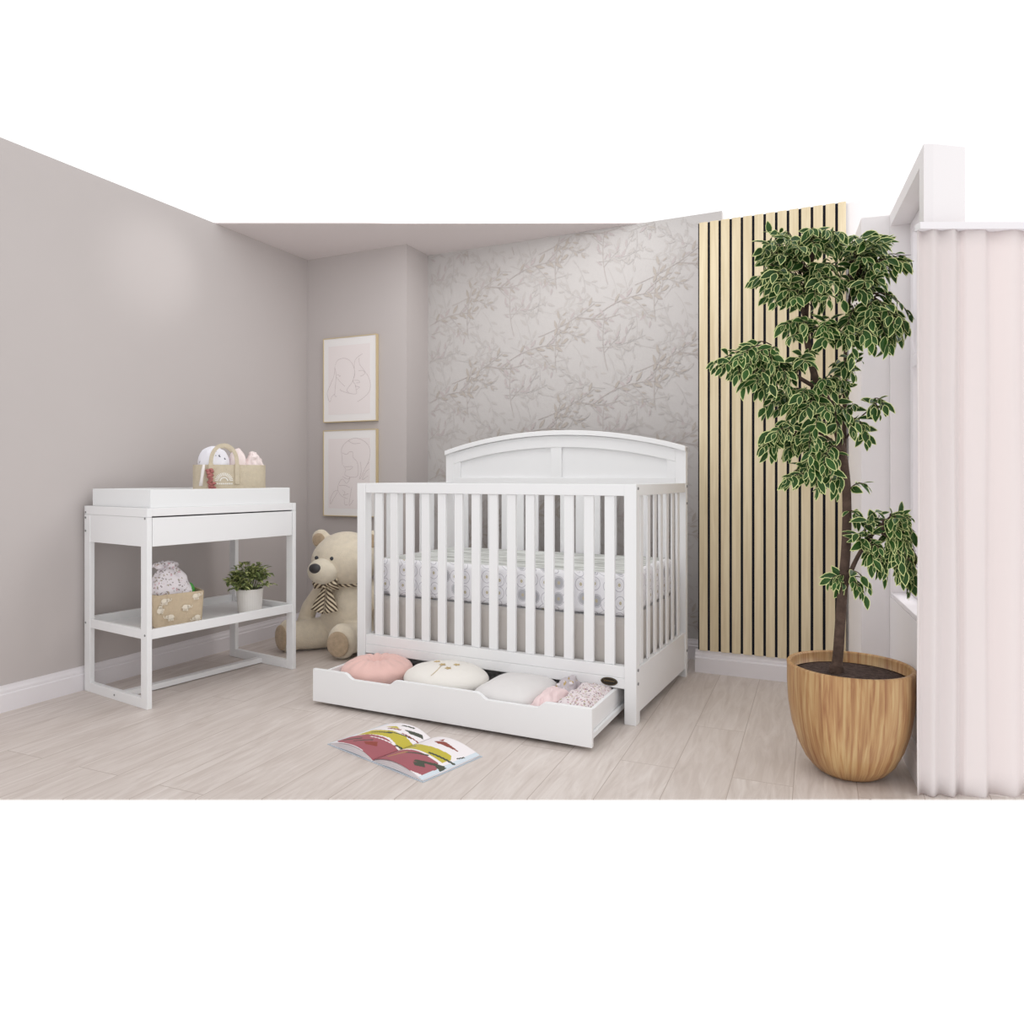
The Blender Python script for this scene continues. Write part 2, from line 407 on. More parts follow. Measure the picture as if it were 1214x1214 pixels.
# wallpapered wall: paper with printed twigs, one mesh
def wallpaper_wall():
    wm = [mat('wallpaper_ground', (193, 189, 187), .8, .2), mat('wallpaper_twig', (182, 174, 170), .8, .2), mat('wallpaper_leaf_sand', (180, 172, 165), .8, .2),
          mat('wallpaper_leaf_faint', (187, 182, 179), .8, .2), mat('wallpaper_leaf_rose', (186, 177, 176), .8, .2)]
    w0, w1 = .7564, 2.62
    mb = MB(); W = w1 - w0
    mb.box(0, W, 0, .05, 0, CH)
    R = random.Random(11)
    TW, TH = .60, .50
    def leafpoly(cx, cz, ang, L, w):
        pts = []
        for t, s in ((0, 0), (.25, .8), (.5, 1), (.78, .6), (1, 0), (.78, -.6), (.5, -1), (.25, -.8)):
            x, y = t * L, s * w / 2
            pts.append((cx + x * cos(ang) - y * sin(ang), cz + x * sin(ang) + y * cos(ang)))
        return pts
    shapes = []
    def branch(x, z, ang, L, bend, mi_leaf, lw=.0028, leaf=.05, dens=.032, sub=0):
        n = 12; pts = [(x, z)]; a = ang
        for i in range(n):
            a += bend / n; x += cos(a) * L / n; z += sin(a) * L / n; pts.append((x, z))
        for i in range(n):
            (x0, z0), (x1, z1) = pts[i], pts[i + 1]; dx, dz = x1 - x0, z1 - z0; l = sqrt(dx * dx + dz * dz); nx, nz = -dz / l * lw / 2, dx / l * lw / 2
            shapes.append(([(x0 - nx, z0 - nz), (x1 - nx, z1 - nz), (x1 + nx, z1 + nz), (x0 + nx, z0 + nz)], 1 if mi_leaf != 3 else 3))
        s = 1; d = L * .35
        while d < L:
            f = d / L * n; i = min(int(f), n - 1); px = pts[i][0] + (pts[i + 1][0] - pts[i][0]) * (f - i); pz = pts[i][1] + (pts[i + 1][1] - pts[i][1]) * (f - i)
            aa = ang + bend * d / L + s * R.uniform(.45, .8)
            l = leaf * R.uniform(.6, 1.1)
            shapes.append((leafpoly(px + .012 * cos(aa), pz + .012 * sin(aa), aa, l, l * .3), mi_leaf if R.random() > .12 else 4))
            s = -s; d += dens * R.uniform(.7, 1.3)
        if sub:
            for k in range(sub):
                i = R.randint(3, 9)
                branch(pts[i][0], pts[i][1], ang + bend * i / n + R.choice((-1, 1)) * R.uniform(.6, 1.1), L * R.uniform(.35, .55), R.uniform(-.5, .5), mi_leaf, lw * .8, leaf * .85, dens, 0)
    branch(.02, .02, .75, .46, -.9, 2, .0036, .062, .036, 2)
    branch(.28, .20, .25, .40, .35, 2, .0034, .058, .034, 2)
    branch(.40, -.02, 1.75, .34, -.5, 2, .0032, .056, .034, 1)
    branch(.12, .22, 1.9, .32, -.5, 4, .0032, .052, .032, 1)
    branch(.52, .30, -.35, .28, .6, 4, .0032, .05, .032, 1)
    branch(.05, .36, -.1, .30, .5, 3, .0032, .055, .032, 1)
    for k in range(10):
        branch((k % 4 + R.random()) * TW / 4, (k // 4 + R.random()) * TH / 4, R.uniform(0, 2 * pi), R.uniform(.2, .34), R.uniform(-.9, .9), 3, .0028, .062, .032, 1)
    for cx_ in range(-1, 5):
        for cz_ in range(-1, 6):
            ox, oz = cx_ * TW - .1, cz_ * TH + (TH / 2 if cx_ % 2 else 0) - .1
            for idx, (poly, mi) in enumerate(shapes):
                pp = [(p[0] + ox, p[1] + oz) for p in poly]
                if min(p[0] for p in pp) < .004 or max(p[0] for p in pp) > W - .05 or min(p[1] for p in pp) < .12 or max(p[1] for p in pp) > CH - .003: continue
                y = -.0004 - .000003 * (len(shapes) - idx) - (.0006 if (cx_ + cz_) % 2 else 0)
                mb.add([(p[0], y, p[1]) for p in pp], [tuple(range(len(pp)))], mi)
    o = mb.build('wall_back', wm)
    p = RM(w0, -NICHE); o.location = (p[0], p[1], 0); o.rotation_euler = (0, 0, -RT)
    return struct(o)
wallpaper_wall()

# wall behind the slats (stands forward of the papered wall)
SA0, SA1 = 2.541, 3.232
def plane_a(u):        # room coordinate a where pixel column u meets the forward wall plane
    k = (u - 607) / F_PX; Y = 3.773 / (.4234 * k + .906); X = k * Y
    return ((X - RX) * cR - (Y - RY) * sR)
SA0, SA1 = plane_a(827.5), plane_a(1003)
bsl = .0034
struct(MB().prism([RM(SA0 + .001, bsl - .018), RM(SA1 + .22, bsl - .018), RM(SA1 + .22, -NICHE + .02), RM(SA0 + .001, -NICHE + .0)], 0, 2.3095).build('wall_back_right', M['colw'], fix=True))
def slat_panel():
    t = thing('slat_wall_panel', 'tall acoustic panel of pale oak slats over black felt behind the tree', 'wall panel', RM(SA0, bsl) + (0,), -RT)
    W = SA1 - SA0; H0, H1 = .112, 2.309
    box('felt_backing', M['black'], t, 0, W, .004, .017, H0, H1, 0)
    mb = MB(); pitch = (plane_a(992) - plane_a(828)) / 12; gap = .0125
    for i in range(13):
        x0 = i * pitch + gap * .6; x1 = x0 + pitch - gap
        if x1 > W: x1 = W
        if x1 - x0 > .005: mb.box(x0, x1, -.008, .004, H0, H1)
    mb.build('oak_slats', M['slat'], t, bevel=.0015)
slat_panel()

# baseboards
def baseboard(name, p0, p1, inward, h=.108, d=.014):
    """p0->p1 along the wall foot, inward = unit vector into the room"""
    p0, p1, n = Vector(p0), Vector(p1), Vector(inward)
    prof = [(0, 0), (d, 0), (d, h * .66), (d * .72, h * .70), (d * .72, h * .80), (d * .45, h * .90), (d * .4, h), (0, h)]
    vs_ = [(p.x + n.x * a, p.y + n.y * a, b) for p in (p0, p1) for a, b in prof]; k = len(prof)
    fs = [tuple(range(k)), tuple(range(k, 2 * k))[::-1]] + [(i, (i + 1) % k, k + (i + 1) % k, k + i) for i in range(k)]
    return struct(MB().add(vs_, fs).build(name, M['trimw'], fix=True))
inL = (cR, -sR); inB = (-sR, -cR)
baseboard('baseboard_left', (left_at(2.25)), RM(LW, 0), inL, .112)
baseboard('baseboard_chimney_breast', RM(LW + .014, 0), RM(.7564 + .012, 0), inB)
baseboard('baseboard_chimney_side', RM(.7564, .012), RM(.7564, -NICHE + .015), inL)
baseboard('baseboard_back', RM(.7564 + .014, -NICHE), RM(SA0 - .001, -NICHE), inB)
baseboard('baseboard_back_right', RM(SA0 - .013, bsl - .018), RM(SA1 - .002, bsl - .018), inB, .112, .034)
# right wall with the window opening
OP0, OP1, OZ0, OZ1 = .10, .672, .52, 2.01
def slab_w(mb, t0, t1, n0, n1, z0, z1): mb.prism([WP(t0, n0), WP(t1, n0), WP(t1, n1), WP(t0, n1)], z0, z1)
mb = MB()
RWH = 2.06
q0 = WP(t_near); mb.prism([q0, WP(OP0), WP(OP0, .13), (q0[0] + .03, q0[1])], 0, RWH); slab_w(mb, OP1, t_far, 0, .13, 0, RWH)
slab_w(mb, OP0, OP1, 0, .13, 0, OZ0); slab_w(mb, OP0, OP1, 0, .13, OZ1, RWH)
struct(mb.build('wall_right', M['colw'], fix=True))
pil_d = .104
mb = MB().prism([WP(.69, -pil_d), WP(.69, -.0005), WP(t_far, -.0005), WP(1.157, -pil_d)], 0, RWH)
struct(mb.build('trim_1', M['colw'], fix=True))
baseboard('baseboard_right', WP(t_near + .002), WP(.689), (-WN.x, -WN.y), .112)
# window
wroot = bpy.data.objects.new('window_1', None); col.objects.link(wroot); struct(wroot)
wroot.location = (WP(OP0)[0], WP(OP0)[1], 0); wroot.rotation_euler = (0, 0, math.atan2(WD.y, WD.x))
W = OP1 - OP0; y0, y1 = -.115, -.07       # local y: minus = outward
mb = MB(); fw = .045
mb.box(0, fw, y0, y1, OZ0, OZ1); mb.box(W - fw, W, y0, y1, OZ0, OZ1); mb.box(fw, W - fw, y0, y1, OZ0, OZ0 + fw); mb.box(fw, W - fw, y0, y1, OZ1 - fw, OZ1)
mb.box(fw, W - fw, y0, y1, 1.43, 1.48)
mb.build('window_frame', M['trimw'], wroot, bevel=.004)
mb = MB(); R_ = W / 2 - fw
mb.box(W / 2 - .01, W / 2 + .01, y0 + .01, y1 - .01, OZ0 + fw, 1.43)
mb.tube([(W / 2 + R_ * cos(a), (y0 + y1) / 2, 1.48 + 1.5 * R_ * sin(a)) for a in [pi * i / 20 for i in range(21)]], .011, 8)
mb.tube([(W / 2, (y0 + y1) / 2, 1.48), (W / 2, (y0 + y1) / 2, 1.48 + 1.5 * R_)], .009, 8)
mb.build('muntins', M['trimw'], wroot)
mb = MB().box(fw, W - fw, -.096, -.092, OZ0 + fw, 1.43).box(fw, W - fw, -.096, -.092, 1.48, OZ1 - fw); mb.build('window_pane', M['glass'], wroot)
MB().box(.002, W - .002, -.069, -.001, OZ0 + .0005, OZ0 + .018).build('window_sill', M['trimw'], wroot, bevel=.003)

# curtain closing the near end of the window side
def curtain():
    t = thing('curtain', 'floor length cream sheer curtain hanging in soft folds beside the window', 'curtain', (1.272, 2.262, 0))
    W = .66; H = 1.797; R = random.Random(4)
    folds = [(0, .0), (.02, .012), (.045, -.010), (.075, .006), (.105, -.012), (.135, .010), (.15, -.004), (.20, -.012), (.235, .012), (.30, -.010), (.345, .010), (.42, -.010), (.47, .012), (.55, -.010), (.61, .010), (.66, 0)]
    def f(x):
        for (a, p), (b, q) in zip(folds, folds[1:]):
            if x <= b: s = (x - a) / (b - a); s = s * s * (3 - 2 * s); return p + (q - p) * s
        return 0
    mb = MB()
    def P(s, v):
        x = s * W; z = .002 + v * (H - .022)
        return (x, f(x) * (.9 + .25 * (1 - v)) + .003 * sin(9 * v + 20 * x), z)
    mb.grid(P, 160, 24)
    mb.build('drape', M['curtain'], t, smooth=True, solid=.0015)
    MB().box(0, W, -.016, .016, H - .022, H).build('curtain_track', M['trimw'], t, bevel=.002)
curtain()

# ------------------------------------------------------------------ crib
CT = .4806; CL, CD, CTOP, CHB = 1.423, .8387, .972, 1.156
FR = Vector((.4988, 2.895)); xd = Vector((cos(CT), -sin(CT))); yd = Vector((sin(CT), cos(CT)))
FL = FR - xd * CL
crib = thing('crib', 'white convertible baby crib with arched headboard and open drawer below', 'crib', (FL.x, FL.y, 0), -CT)
wm = M['white']; PW = .05
box('front_post', wm, crib, 0, PW, 0, PW, 0, CTOP); box('front_post', wm, crib, CL - PW, CL, 0, PW, 0, CTOP)
box('back_post', wm, crib, 0, .055, CD - .035, CD, 0, CHB - .004); box('back_post', wm, crib, CL - .055, CL, CD - .035, CD, 0, CHB - .004)
box('front_top_rail', wm, crib, PW, CL - PW, .004, .046, CTOP - .047, CTOP)
box('front_lower_rail', wm, crib, PW, CL - PW, .006, .042, .185, .232)
box('front_apron', wm, crib, PW, CL - PW, .003, .044, .142, .1845)
for i in range(14):
    g = (CL - 2 * PW - 14 * .044) / 15; x = PW + g + i * (g + .044)
    box('slat', wm, crib, x, x + .044, .015, .031, .232, CTOP - .047, .003)
for s in (0, 1):
    x0, x1 = (0, .04) if s == 0 else (CL - .04, CL)
    box('side_top_rail', wm, crib, x0 + .002, x1 - .002, PW, CD - .035, CTOP - .047, CTOP)
    box('side_lower_panel', wm, crib, x0 + .006, x1 - .006, PW, CD - .035, .040, .222)
    D_ = CD - .035 - PW; n = 7; w = .040; g = (D_ - n * w) / (n + 1)
    for i in range(n):
        y = PW + g + i * (g + w); box('side_slat', wm, crib, (x0 + x1) / 2 - .004, (x0 + x1) / 2 + .004, y, y + w, .222, CTOP - .047, .003)
# headboard
ARC = .100
def arc(x): s = (x - CL / 2) / (CL / 2); return CHB + ARC * (1 - s * s) ** .96 if abs(s) < 1 else CHB
def arcband(x0, x1, top_off, bot_off, y0_, y1_, name, n=40):
    up = [(x0 + (x1 - x0) * i / n, arc(x0 + (x1 - x0) * i / n) + top_off) for i in range(n + 1)]
    lo = [(x, z - top_off + bot_off) for x, z in up]
    mb = MB()
    V = [(x, y0_, z) for x, z in up] + [(x, y0_, z) for x, z in lo] + [(x, y1_, z) for x, z in up] + [(x, y1_, z) for x, z in lo]; k = n + 1
    F = []
    for i in range(n):
        F += [(i, k + i, k + i + 1, i + 1), (2 * k + i, 2 * k + i + 1, 3 * k + i + 1, 3 * k + i), (i, i + 1, 2 * k + i + 1, 2 * k + i), (k + i, 3 * k + i, 3 * k + i + 1, k + i + 1)]
    F += [(0, 2 * k, 3 * k, k), (n, k + n, 3 * k + n, 2 * k + n)]
    mb.add(V, F); return mb.build(name, wm, crib, bevel=.002, fix=True)
arcband(.0, CL + .0, .0, -.026, CD - .050, CD + .006, 'crown_cap')
arcband(.055, CL - .055, -.027, -.092, CD - .034, CD - .002, 'arched_rail')
# recessed panel
n = 40; px = [(.055 + (CL - .11) * i / n) for i in range(n + 1)]
poly = [(x, arc(x) - .088) for x in px][::-1] + [(.055, .985), (CL - .055, .985)]
MB().extrude_y([(p[0], p[1]) for p in poly][::-1], CD - .020, CD - .008).build('headboard_panel', wm, crib, fix=True)
box('headboard_stile', wm, crib, .055, .098, CD - .032, CD - .019, 1.0, CHB - .055, .001)
box('headboard_stile', wm, crib, CL - .098, CL - .055, CD - .032, CD - .019, 1.0, CHB - .055, .001)
box('headboard_stile', wm, crib, CL / 2 - .032, CL / 2 + .032, CD - .032, CD - .019, 1.0, arc(CL / 2) - .091, .001)
box('headboard_rail', wm, crib, .055, CL - .055, CD - .036, CD - .004, .945, 1.0)
box('back_lower_rail', wm, crib, .055, CL - .055, CD - .034, CD - .004, .19, .25)
for i in range(14):
    g = (CL - .11 - 14 * .05) / 15; x = .055 + g + i * (g + .05)
    box('back_slat', wm, crib, x, x + .05, CD - .026, CD - .012, .25, .945, .003)
box('mattress_support', wm, crib, .075, CL - .075, .08, CD - .075, .400, .418, 0)
for (y, z) in ((.022, .955), (.022, .22), (.022, .165), (CD - .018, .955), (CD - .018, .13), (CD - .018, .87)):
    for xx in (-.0012, CL + .0012):
        MB().tube([(xx - .002, y, z), (xx + .002, y, z)], .006, 10).build('bolt_cap', M['screw'], crib)
badge = MB()
cxb, czb = CL - .115, .166
V = [(cxb + .036 * cos(2 * pi * i / 40), y, czb + .0165 * sin(2 * pi * i / 40)) for y in (.003, -.001) for i in range(40)]
badge.add(V, [tuple(range(40, 80))[::-1]] + [(i, (i + 1) % 40, 40 + (i + 1) % 40, 40 + i) for i in range(40)])
bo = badge.build('oval_badge', M['badge'], crib, fix=True); bo['label'] = 'small black oval badge with gold script'
mb = MB()
mb.tube([(cxb + .033 * cos(2 * pi * i / 40), -.0012, czb + .0142 * sin(2 * pi * i / 40)) for i in range(41)], .0006, 5)
pts = []
for i in range(61):
    s = i / 60; pts.append((cxb - .024 + .048 * s + .0015 * sin(s * 44), -.0014, czb + .001 + .0026 * sin(s * 44 + 1.2) * (1.8 - s)))
mb.tube(pts, .0008, 5)
mb.build('badge_script', M['goldink'], bo)

# drawer under the crib, pulled out
dr = bpy.data.objects.new('drawer', None); col.objects.link(dr); dr.parent = crib
DX0, DX1 = .072, 1.366; DW = DX1 - DX0
dr.location = (DX1, -.342, 0); dr.rotation_euler = (0, 0, radians(2.0))
DH, DZ = .158, .016
def top(x):     # x 0..1 from the left
    def notch(a, b):
        e = .032
        if x < a or x > b: return 0
        s = min(1, (x - a) / e, (b - x) / e); return .024 * s * s * (3 - 2 * s)
    return DH - notch(.135, .34) - notch(.635, .86)
N_ = 90
poly = [(-DW + DW * i / N_, top(i / N_)) for i in range(N_ + 1)]
mb = MB(); k = N_ + 1
V = [(x, y, z) for y in (0, .018) for x, z in poly] + [(x, y, DZ) for y in (0, .018) for x, z in poly]
F = []
for i in range(N_):
    F += [(i, i + 1, k + i + 1, k + i), (2 * k + i, 2 * k + i + 1, i + 1, i), (k + i, k + i + 1, 3 * k + i + 1, 3 * k + i), (2 * k + i, 3 * k + i, 3 * k + i + 1, 2 * k + i + 1)]
F += [(0, k, 3 * k, 2 * k), (N_, 2 * k + N_, 3 * k + N_, k + N_)]
mb.add(V, F).build('drawer_front', wm, dr, bevel=.0015, fix=True)
DD = .62
box('drawer_side', wm, dr, -DW + .016, -DW + .031, .018, DD, .045, .138); box('drawer_side', wm, dr, -.031, -.016, .018, DD, .045, .138)
box('drawer_back', wm, dr, -DW + .031, -.031, DD - .015, DD, .045, .138)
box('drawer_base', wm, dr, -DW + .031, -.031, .018, DD - .015, .045, .055, 0)
box('slide_rail', M['white2'], dr, -.0155, -.004, .018, DD, .040, .062); box('slide_rail', M['white2'], dr, -DW + .004, -DW + .0155, .018, DD, .040, .062)
for x in (-DW + .1, -.1):
    for y in (.06, DD - .06): MB().tube([(x - .008, y, .0225), (x + .008, y, .0225)], .0225, 16).build('caster', M['screw'], dr)
# mattress and skirt
mb = MB()
def rbox(mb, x0, x1, y0_, y1_, z0, z1, r, nz=6, nc=6, mi_top=0, mi_side=0, puff=0):
    """box with rounded vertical corners and rounded top and bottom edges"""
    rings = []
    for i in range(nz + 1): a = pi / 2 * i / nz; rings.append((r * (1 - sin(a)), z0 + r * (1 - cos(a)), 1))
    rings = [(r * (1 - sin(pi / 2 * i / nz)), z0 + r * (1 - cos(pi / 2 * i / nz))) for i in range(nz + 1)] + [(r * (1 - cos(pi / 2 * i / nz)), z1 - r * (1 - sin(pi / 2 * i / nz))) for i in range(nz + 1)]
    rc = r * 1.6; k0 = len(mb.v); cnt = 0
    for ins, z in rings:
        cnt = 0
        for (cx_, cy_, a0) in ((x1 - rc, y1_ - rc, 0), (x0 + rc, y1_ - rc, pi / 2), (x0 + rc, y0_ + rc, pi), (x1 - rc, y0_ + rc, 3 * pi / 2)):
            for j in range(nc + 1):
                a = a0 + pi / 2 * j / nc; rr = rc - ins; mb.v.append((cx_ + rr * cos(a), cy_ + rr * sin(a), z)); cnt += 1
    for i in range(len(rings) - 1):
        for j in range(cnt):
            mb.f.append((k0 + i * cnt + j, k0 + i * cnt + (j + 1) % cnt, k0 + (i + 1) * cnt + (j + 1) % cnt, k0 + (i + 1) * cnt + j)); mb.m.append(mi_side)
    mb.f.append(tuple(k0 + j for j in range(cnt))[::-1]); mb.m.append(mi_side)
    e = k0 + (len(rings) - 1) * cnt
    mb.f.append(tuple(e + j for j in range(cnt))); mb.m.append(mi_top)
    return mb
rbox(mb, .055, CL - .055, .062, CD - .052, .4185, .598, .028, mi_top=1, mi_side=0)
mo = mb.build('crib_mattress', [M['sheet_side'], M['sheet_top']]); mo.location = crib.location; mo.rotation_euler = crib.rotation_euler
tag(mo, 'crib mattress in a fitted sheet of grey streaks and petal circles', 'mattress')
mb = MB()
def skirt_wall(p0, p1, nx, ny, seed):
    p0, p1 = Vector(p0), Vector(p1); L = (p1 - p0).length; R = random.Random(seed)
    pl = [R.uniform(0, 1) for _ in range(6)]
    def P(s, v):
        q = p0.lerp(p1, s); w = 0
        for c in pl: w += .006 * math.exp(-((s * L - c * L) / .02) ** 2) * (1 - v)
        w += .003 * sin(s * L * 26 + seed) * (1 - v)
        return (q.x + nx * w, q.y + ny * w, .165 + v * .2525)
    mb.grid(P, int(L * 90), 6)
skirt_wall((.06, .062), (CL - .06, .062), 0, -1, 3); skirt_wall((.06, CD - .06), (CL - .06, CD - .06), 0, 1, 5)
skirt_wall((.056, .065), (.056, CD - .062), -1, 0, 7); skirt_wall((CL - .056, .065), (CL - .056, CD - .062), 1, 0, 8)
so = mb.build('crib_skirt', M['skirt'], smooth=True, solid=.002); so.location = crib.location; so.rotation_euler = crib.rotation_euler
tag(so, 'plain taupe crib skirt hanging below the mattress behind the slats', 'crib skirt')

# things in the drawer (placed in crib coordinates)
def wrinkle(p, amp, sc, seed=0):
    return amp * noise.noise(Vector((p.x * sc + seed, p.y * sc, p.z * sc)))
def drawer_thing(name, label, cat, x, y, z=.0555, rz=0):
    p = Vector((FL.x, FL.y)) + xd * x + yd * y
    return thing(name, label, cat, (p.x, p.y, z), -CT + rz)
t = drawer_thing('cushion', 'round dusty pink tufted cushion at the left end of the open drawer', 'cushion', .238, -.145)
def tuft(p, q):
    r = sqrt(p.x ** 2 + p.y ** 2); a = math.atan2(p.y, p.x)
    dz = -.05 * math.exp(-(r / .22) ** 2) * (1 if p.z > 0 else 0)
    q = q.copy(); q.z += dz + .0045 * cos(a * 14) * min(1, r * 1.6) * (p.z > -.2) * math.exp(-((r - .5) / .45) ** 2); return q
MB().ell((0, 0, .062), (.163, .165, .062), su=84, sv=24, fn=tuft).build('cushion_body', M['pink'], t, smooth=True)
MB().ell((0, 0, .074), (.012, .012, .006)).build('button', M['pink'], t, smooth=True)
t = drawer_thing('cushion', 'round cream cushion with embroidered gold flowers next to the pink one', 'cushion', .603, -.130)
MB().ell((0, 0, .066), (.195, .165, .066), su=64, sv=24, fn=lambda p, q: q + Vector((0, 0, wrinkle(p, .004, 4)))).build('cushion_body', M['cream'], t, smooth=True)
def on_ell(x, y): return .066 + .066 * sqrt(max(0, 1 - (x / .195) ** 2 - (y / .165) ** 2)) + .0018
for fx, fy in ((0, -.03), (.045, -.055), (.055, .0), (-.05, .005)):
    mb = MB()
    for k in range(5):
        a = k * 2 * pi / 5; x, y = fx + .008 * cos(a), fy + .008 * sin(a); mb.ell((x, y, on_ell(x, y)), (.0078, .0052, .0015), Matrix.Rotation(a, 3, 'Z'), 8, 5)
    mb.build('embroidered_flower', M['gold'], t, smooth=True)
MB().tube([(.0 + .012 * sin(i / 4), -.04 - i * .009, on_ell(.012 * sin(i / 4), -.04 - i * .009)) for i in range(11)], .0010, 5).build('embroidered_stem', M['gold'], t, smooth=True)
t = drawer_thing('pillow', 'plain pale grey pillow lying in the middle of the open drawer', 'pillow', .950, -.135)
def sq(p, q, n=3.5, amp=.004, sc=4, seed=0):
    def g(v): return math.copysign(abs(v) ** (2 / n), v)
    r = max(abs(p.x), abs(p.y), 1e-6)
    h = sqrt(p.x ** 2 + p.y ** 2)
    k = h / max((abs(p.x) ** n + abs(p.y) ** n) ** (1 / n), 1e-6)
    return Vector((q.x * k, q.y * k, q.z + wrinkle(p, amp, sc, seed)))
MB().ell((0, 0, .058), (.14, .175, .058), su=64, sv=24, fn=lambda p, q: sq(p, q, 5)).build('pillow_body', M['grey_cotton'], t, smooth=True)
mb = MB()
pts = []
for i in range(65):
    a = 2 * pi * i / 64; p = Vector((cos(a), sin(a), 0)); k = 1 / ((abs(p.x) ** 5 + abs(p.y) ** 5) ** .2); pts.append((p.x * k * .141, p.y * k * .176, .058 + wrinkle(p, .004, 4)))
mb.tube(pts, .003, 6, caps=False); mb.build('piping', M['white2'], t, smooth=True)
def cloth(name, label, x, y, z, r, m, rz, amp, sc, seed, n=4, tilt=(0, 0)):
    t = drawer_thing(name, label, 'cloth', x, y, z, rz)
    mb = MB().ell((0, 0, r[2]), r, su=72, sv=30, fn=lambda p, q: sq(p, q, n, amp, sc, seed) + Vector((wrinkle(p, amp, sc, seed + 9), wrinkle(p, amp, sc, seed + 20), amp * .6 * abs(noise.noise(p * sc * 2.5)))))
    R = Matrix.Rotation(tilt[0], 4, 'X') @ Matrix.Rotation(tilt[1], 4, 'Y')
    o = mb.build('folded_fabric', m, t, smooth=True); o.rotation_euler = (tilt[0], tilt[1], 0)
    return t
cloth('folded_cloth', 'pale pink folded baby garment between grey pillow and floral swaddle in the drawer', 1.142, -.205, .0556, (.049, .118, .052), M['pale_pink'], .0, .012, 2.4, 3, 4)
cloth('folded_cloth', 'grey baby garment with gold dots behind the pale pink garment in the drawer', 1.142, -.012, .0556, (.047, .080, .056), M['golddots'], .0, .012, 2.6, 8, 3)
cloth('folded_cloth', 'crumpled white and mauve floral swaddle at right end of the drawer', 1.264, -.150, .0556, (.068, .165, .058), M['floral'], .0, .010, 2.8, 14, 6)

# ------------------------------------------------------------------ changing table
TT = .9921; TL, TD, TH = .801, .5266, .867
TX, TY = -1.5666, 3.0962
table = thing('changing_table', 'white open frame changing table with lower shelf against the left wall', 'changing table', (TX, TY, 0), TT)
for s in (0, 1):
    x0, x1 = (0, .022) if s == 0 else (TL - .022, TL)
    box('side_post', wm, table, x0, x1, 0, .05, 0, TH - .04); box('side_post', wm, table, x0, x1, TD - .05, TD, 0, TH - .04)
    box('floor_runner', wm, table, x0, x1, .05, TD - .05, 0, .045)
    box('side_top_rail', wm, table, x0, x1, 0, TD, TH - .0395, TH)
    box('side_panel', wm, table, x0 + .002, x1 - .002, .05, TD - .05, .70, TH - .04, .001)
    box('shelf_side_rail', wm, table, x0 + .002, x1 - .002, .05, TD - .05, .299, .341)
box('front_top_rail', wm, table, .022, TL - .022, .002, .03, TH - .036, TH)
box('top_board', wm, table, .022, TL - .022, .03, TD - .003, TH - .018, TH, 0)
box('drawer', wm, table, .024, TL - .024, .001, .02, .70, TH - .042)
box('drawer_box', wm, table, .024, TL - .024, .02, TD - .02, .71, TH - .06, 0)
box('back_rail', wm, table, .022, TL - .022, TD - .018, TD - .002, .70, TH - .02)
box('shelf_front_rail', wm, table, .022, TL - .022, .004, .024, .299, .341)
box('shelf_back_rail', wm, table, .022, TL - .022, TD - .024, TD - .004, .299, .348)
box('shelf', wm, table, .022, TL - .022, .024, TD - .024, .299, .311, 0)
box('stretcher', wm, table, .022, TL - .022, TD / 2 - .02, TD / 2 + .02, .004, .03)
for y, z in ((.018, TH - .045), (.018, .318), (TD - .012, TH - .03), (TD - .012, TH - .055), (TD - .012, .75), (TD - .012, .32), (TD / 2, .022)):
    MB().tube([(-.0014, y, z), (.001, y, z)], .005, 10).build('bolt_cap', M['screw'], table)
# tray
tray = thing('changing_tray', 'white open changing tray with low walls on top of the changing table', 'changing tray', (TX, TY, TH), TT)
tw = M['white2']; a0, a1, b0, b1, th = .022, TL - .03, .012, TD - .03, .080
mb = MB(); q = .014
mb.box(a0, a1, b0, b0 + q, 0, th).box(a0, a1, b1 - q, b1, 0, th).box(a0, a0 + q, b0 + q, b1 - q, 0, th).box(a1 - q, a1, b0 + q, b1 - q, 0, th)
mb.build('tray_wall', tw, tray, bevel=.002); box('tray_floor', tw, tray, a0 + q, a1 - q, b0 + q, b1 - q, 0, .006, 0)
def on_table(x, y, z):
    return (TX + x * cos(TT) - y * sin(TT), TY + x * sin(TT) + y * cos(TT), z)

def tub(w, d, h, r, th_, flare=0, nz=5, nc=7, wob=0):
    """open basket with rounded corners, centred at origin"""
    mb = MB(); cnt = 4 * (nc + 1)
    def ring(ins, z, fl):
        out = []
        for (sx_, sy_, a0_) in ((1, 1, 0), (-1, 1, pi / 2), (-1, -1, pi), (1, -1, 3 * pi / 2)):
            cx_, cy_ = sx_ * (w / 2 - r + fl), sy_ * (d / 2 - r + fl)
            for j in range(nc + 1):
                a = a0_ + pi / 2 * j / nc; rr = max(r - ins, .001); out.append((cx_ + rr * cos(a), cy_ + rr * sin(a), z + wob * noise.noise(Vector((cx_ * 9, cy_ * 9, a))) * (z > h * .8)))
        return out
    rings = [ring(.008, 0, 0), ring(0, .008, 0)] + [ring(0, h * i / nz, flare * i / nz) for i in range(1, nz + 1)] + [ring(th_, h, flare), ring(th_, th_ + .002, 0)]
    k = 0
    for rr in rings: mb.v += rr
    for i in range(len(rings) - 1):
        for j in range(cnt):
            mb.f.append((i * cnt + j, i * cnt + (j + 1) % cnt, (i + 1) * cnt + (j + 1) % cnt, (i + 1) * cnt + j)); mb.m.append(0)
    mb.f.append(tuple(range(cnt))[::-1]); mb.m.append(0)
    e = (len(rings) - 1) * cnt; mb.f.append(tuple(e + j for j in range(cnt))); mb.m.append(0)
    return mb
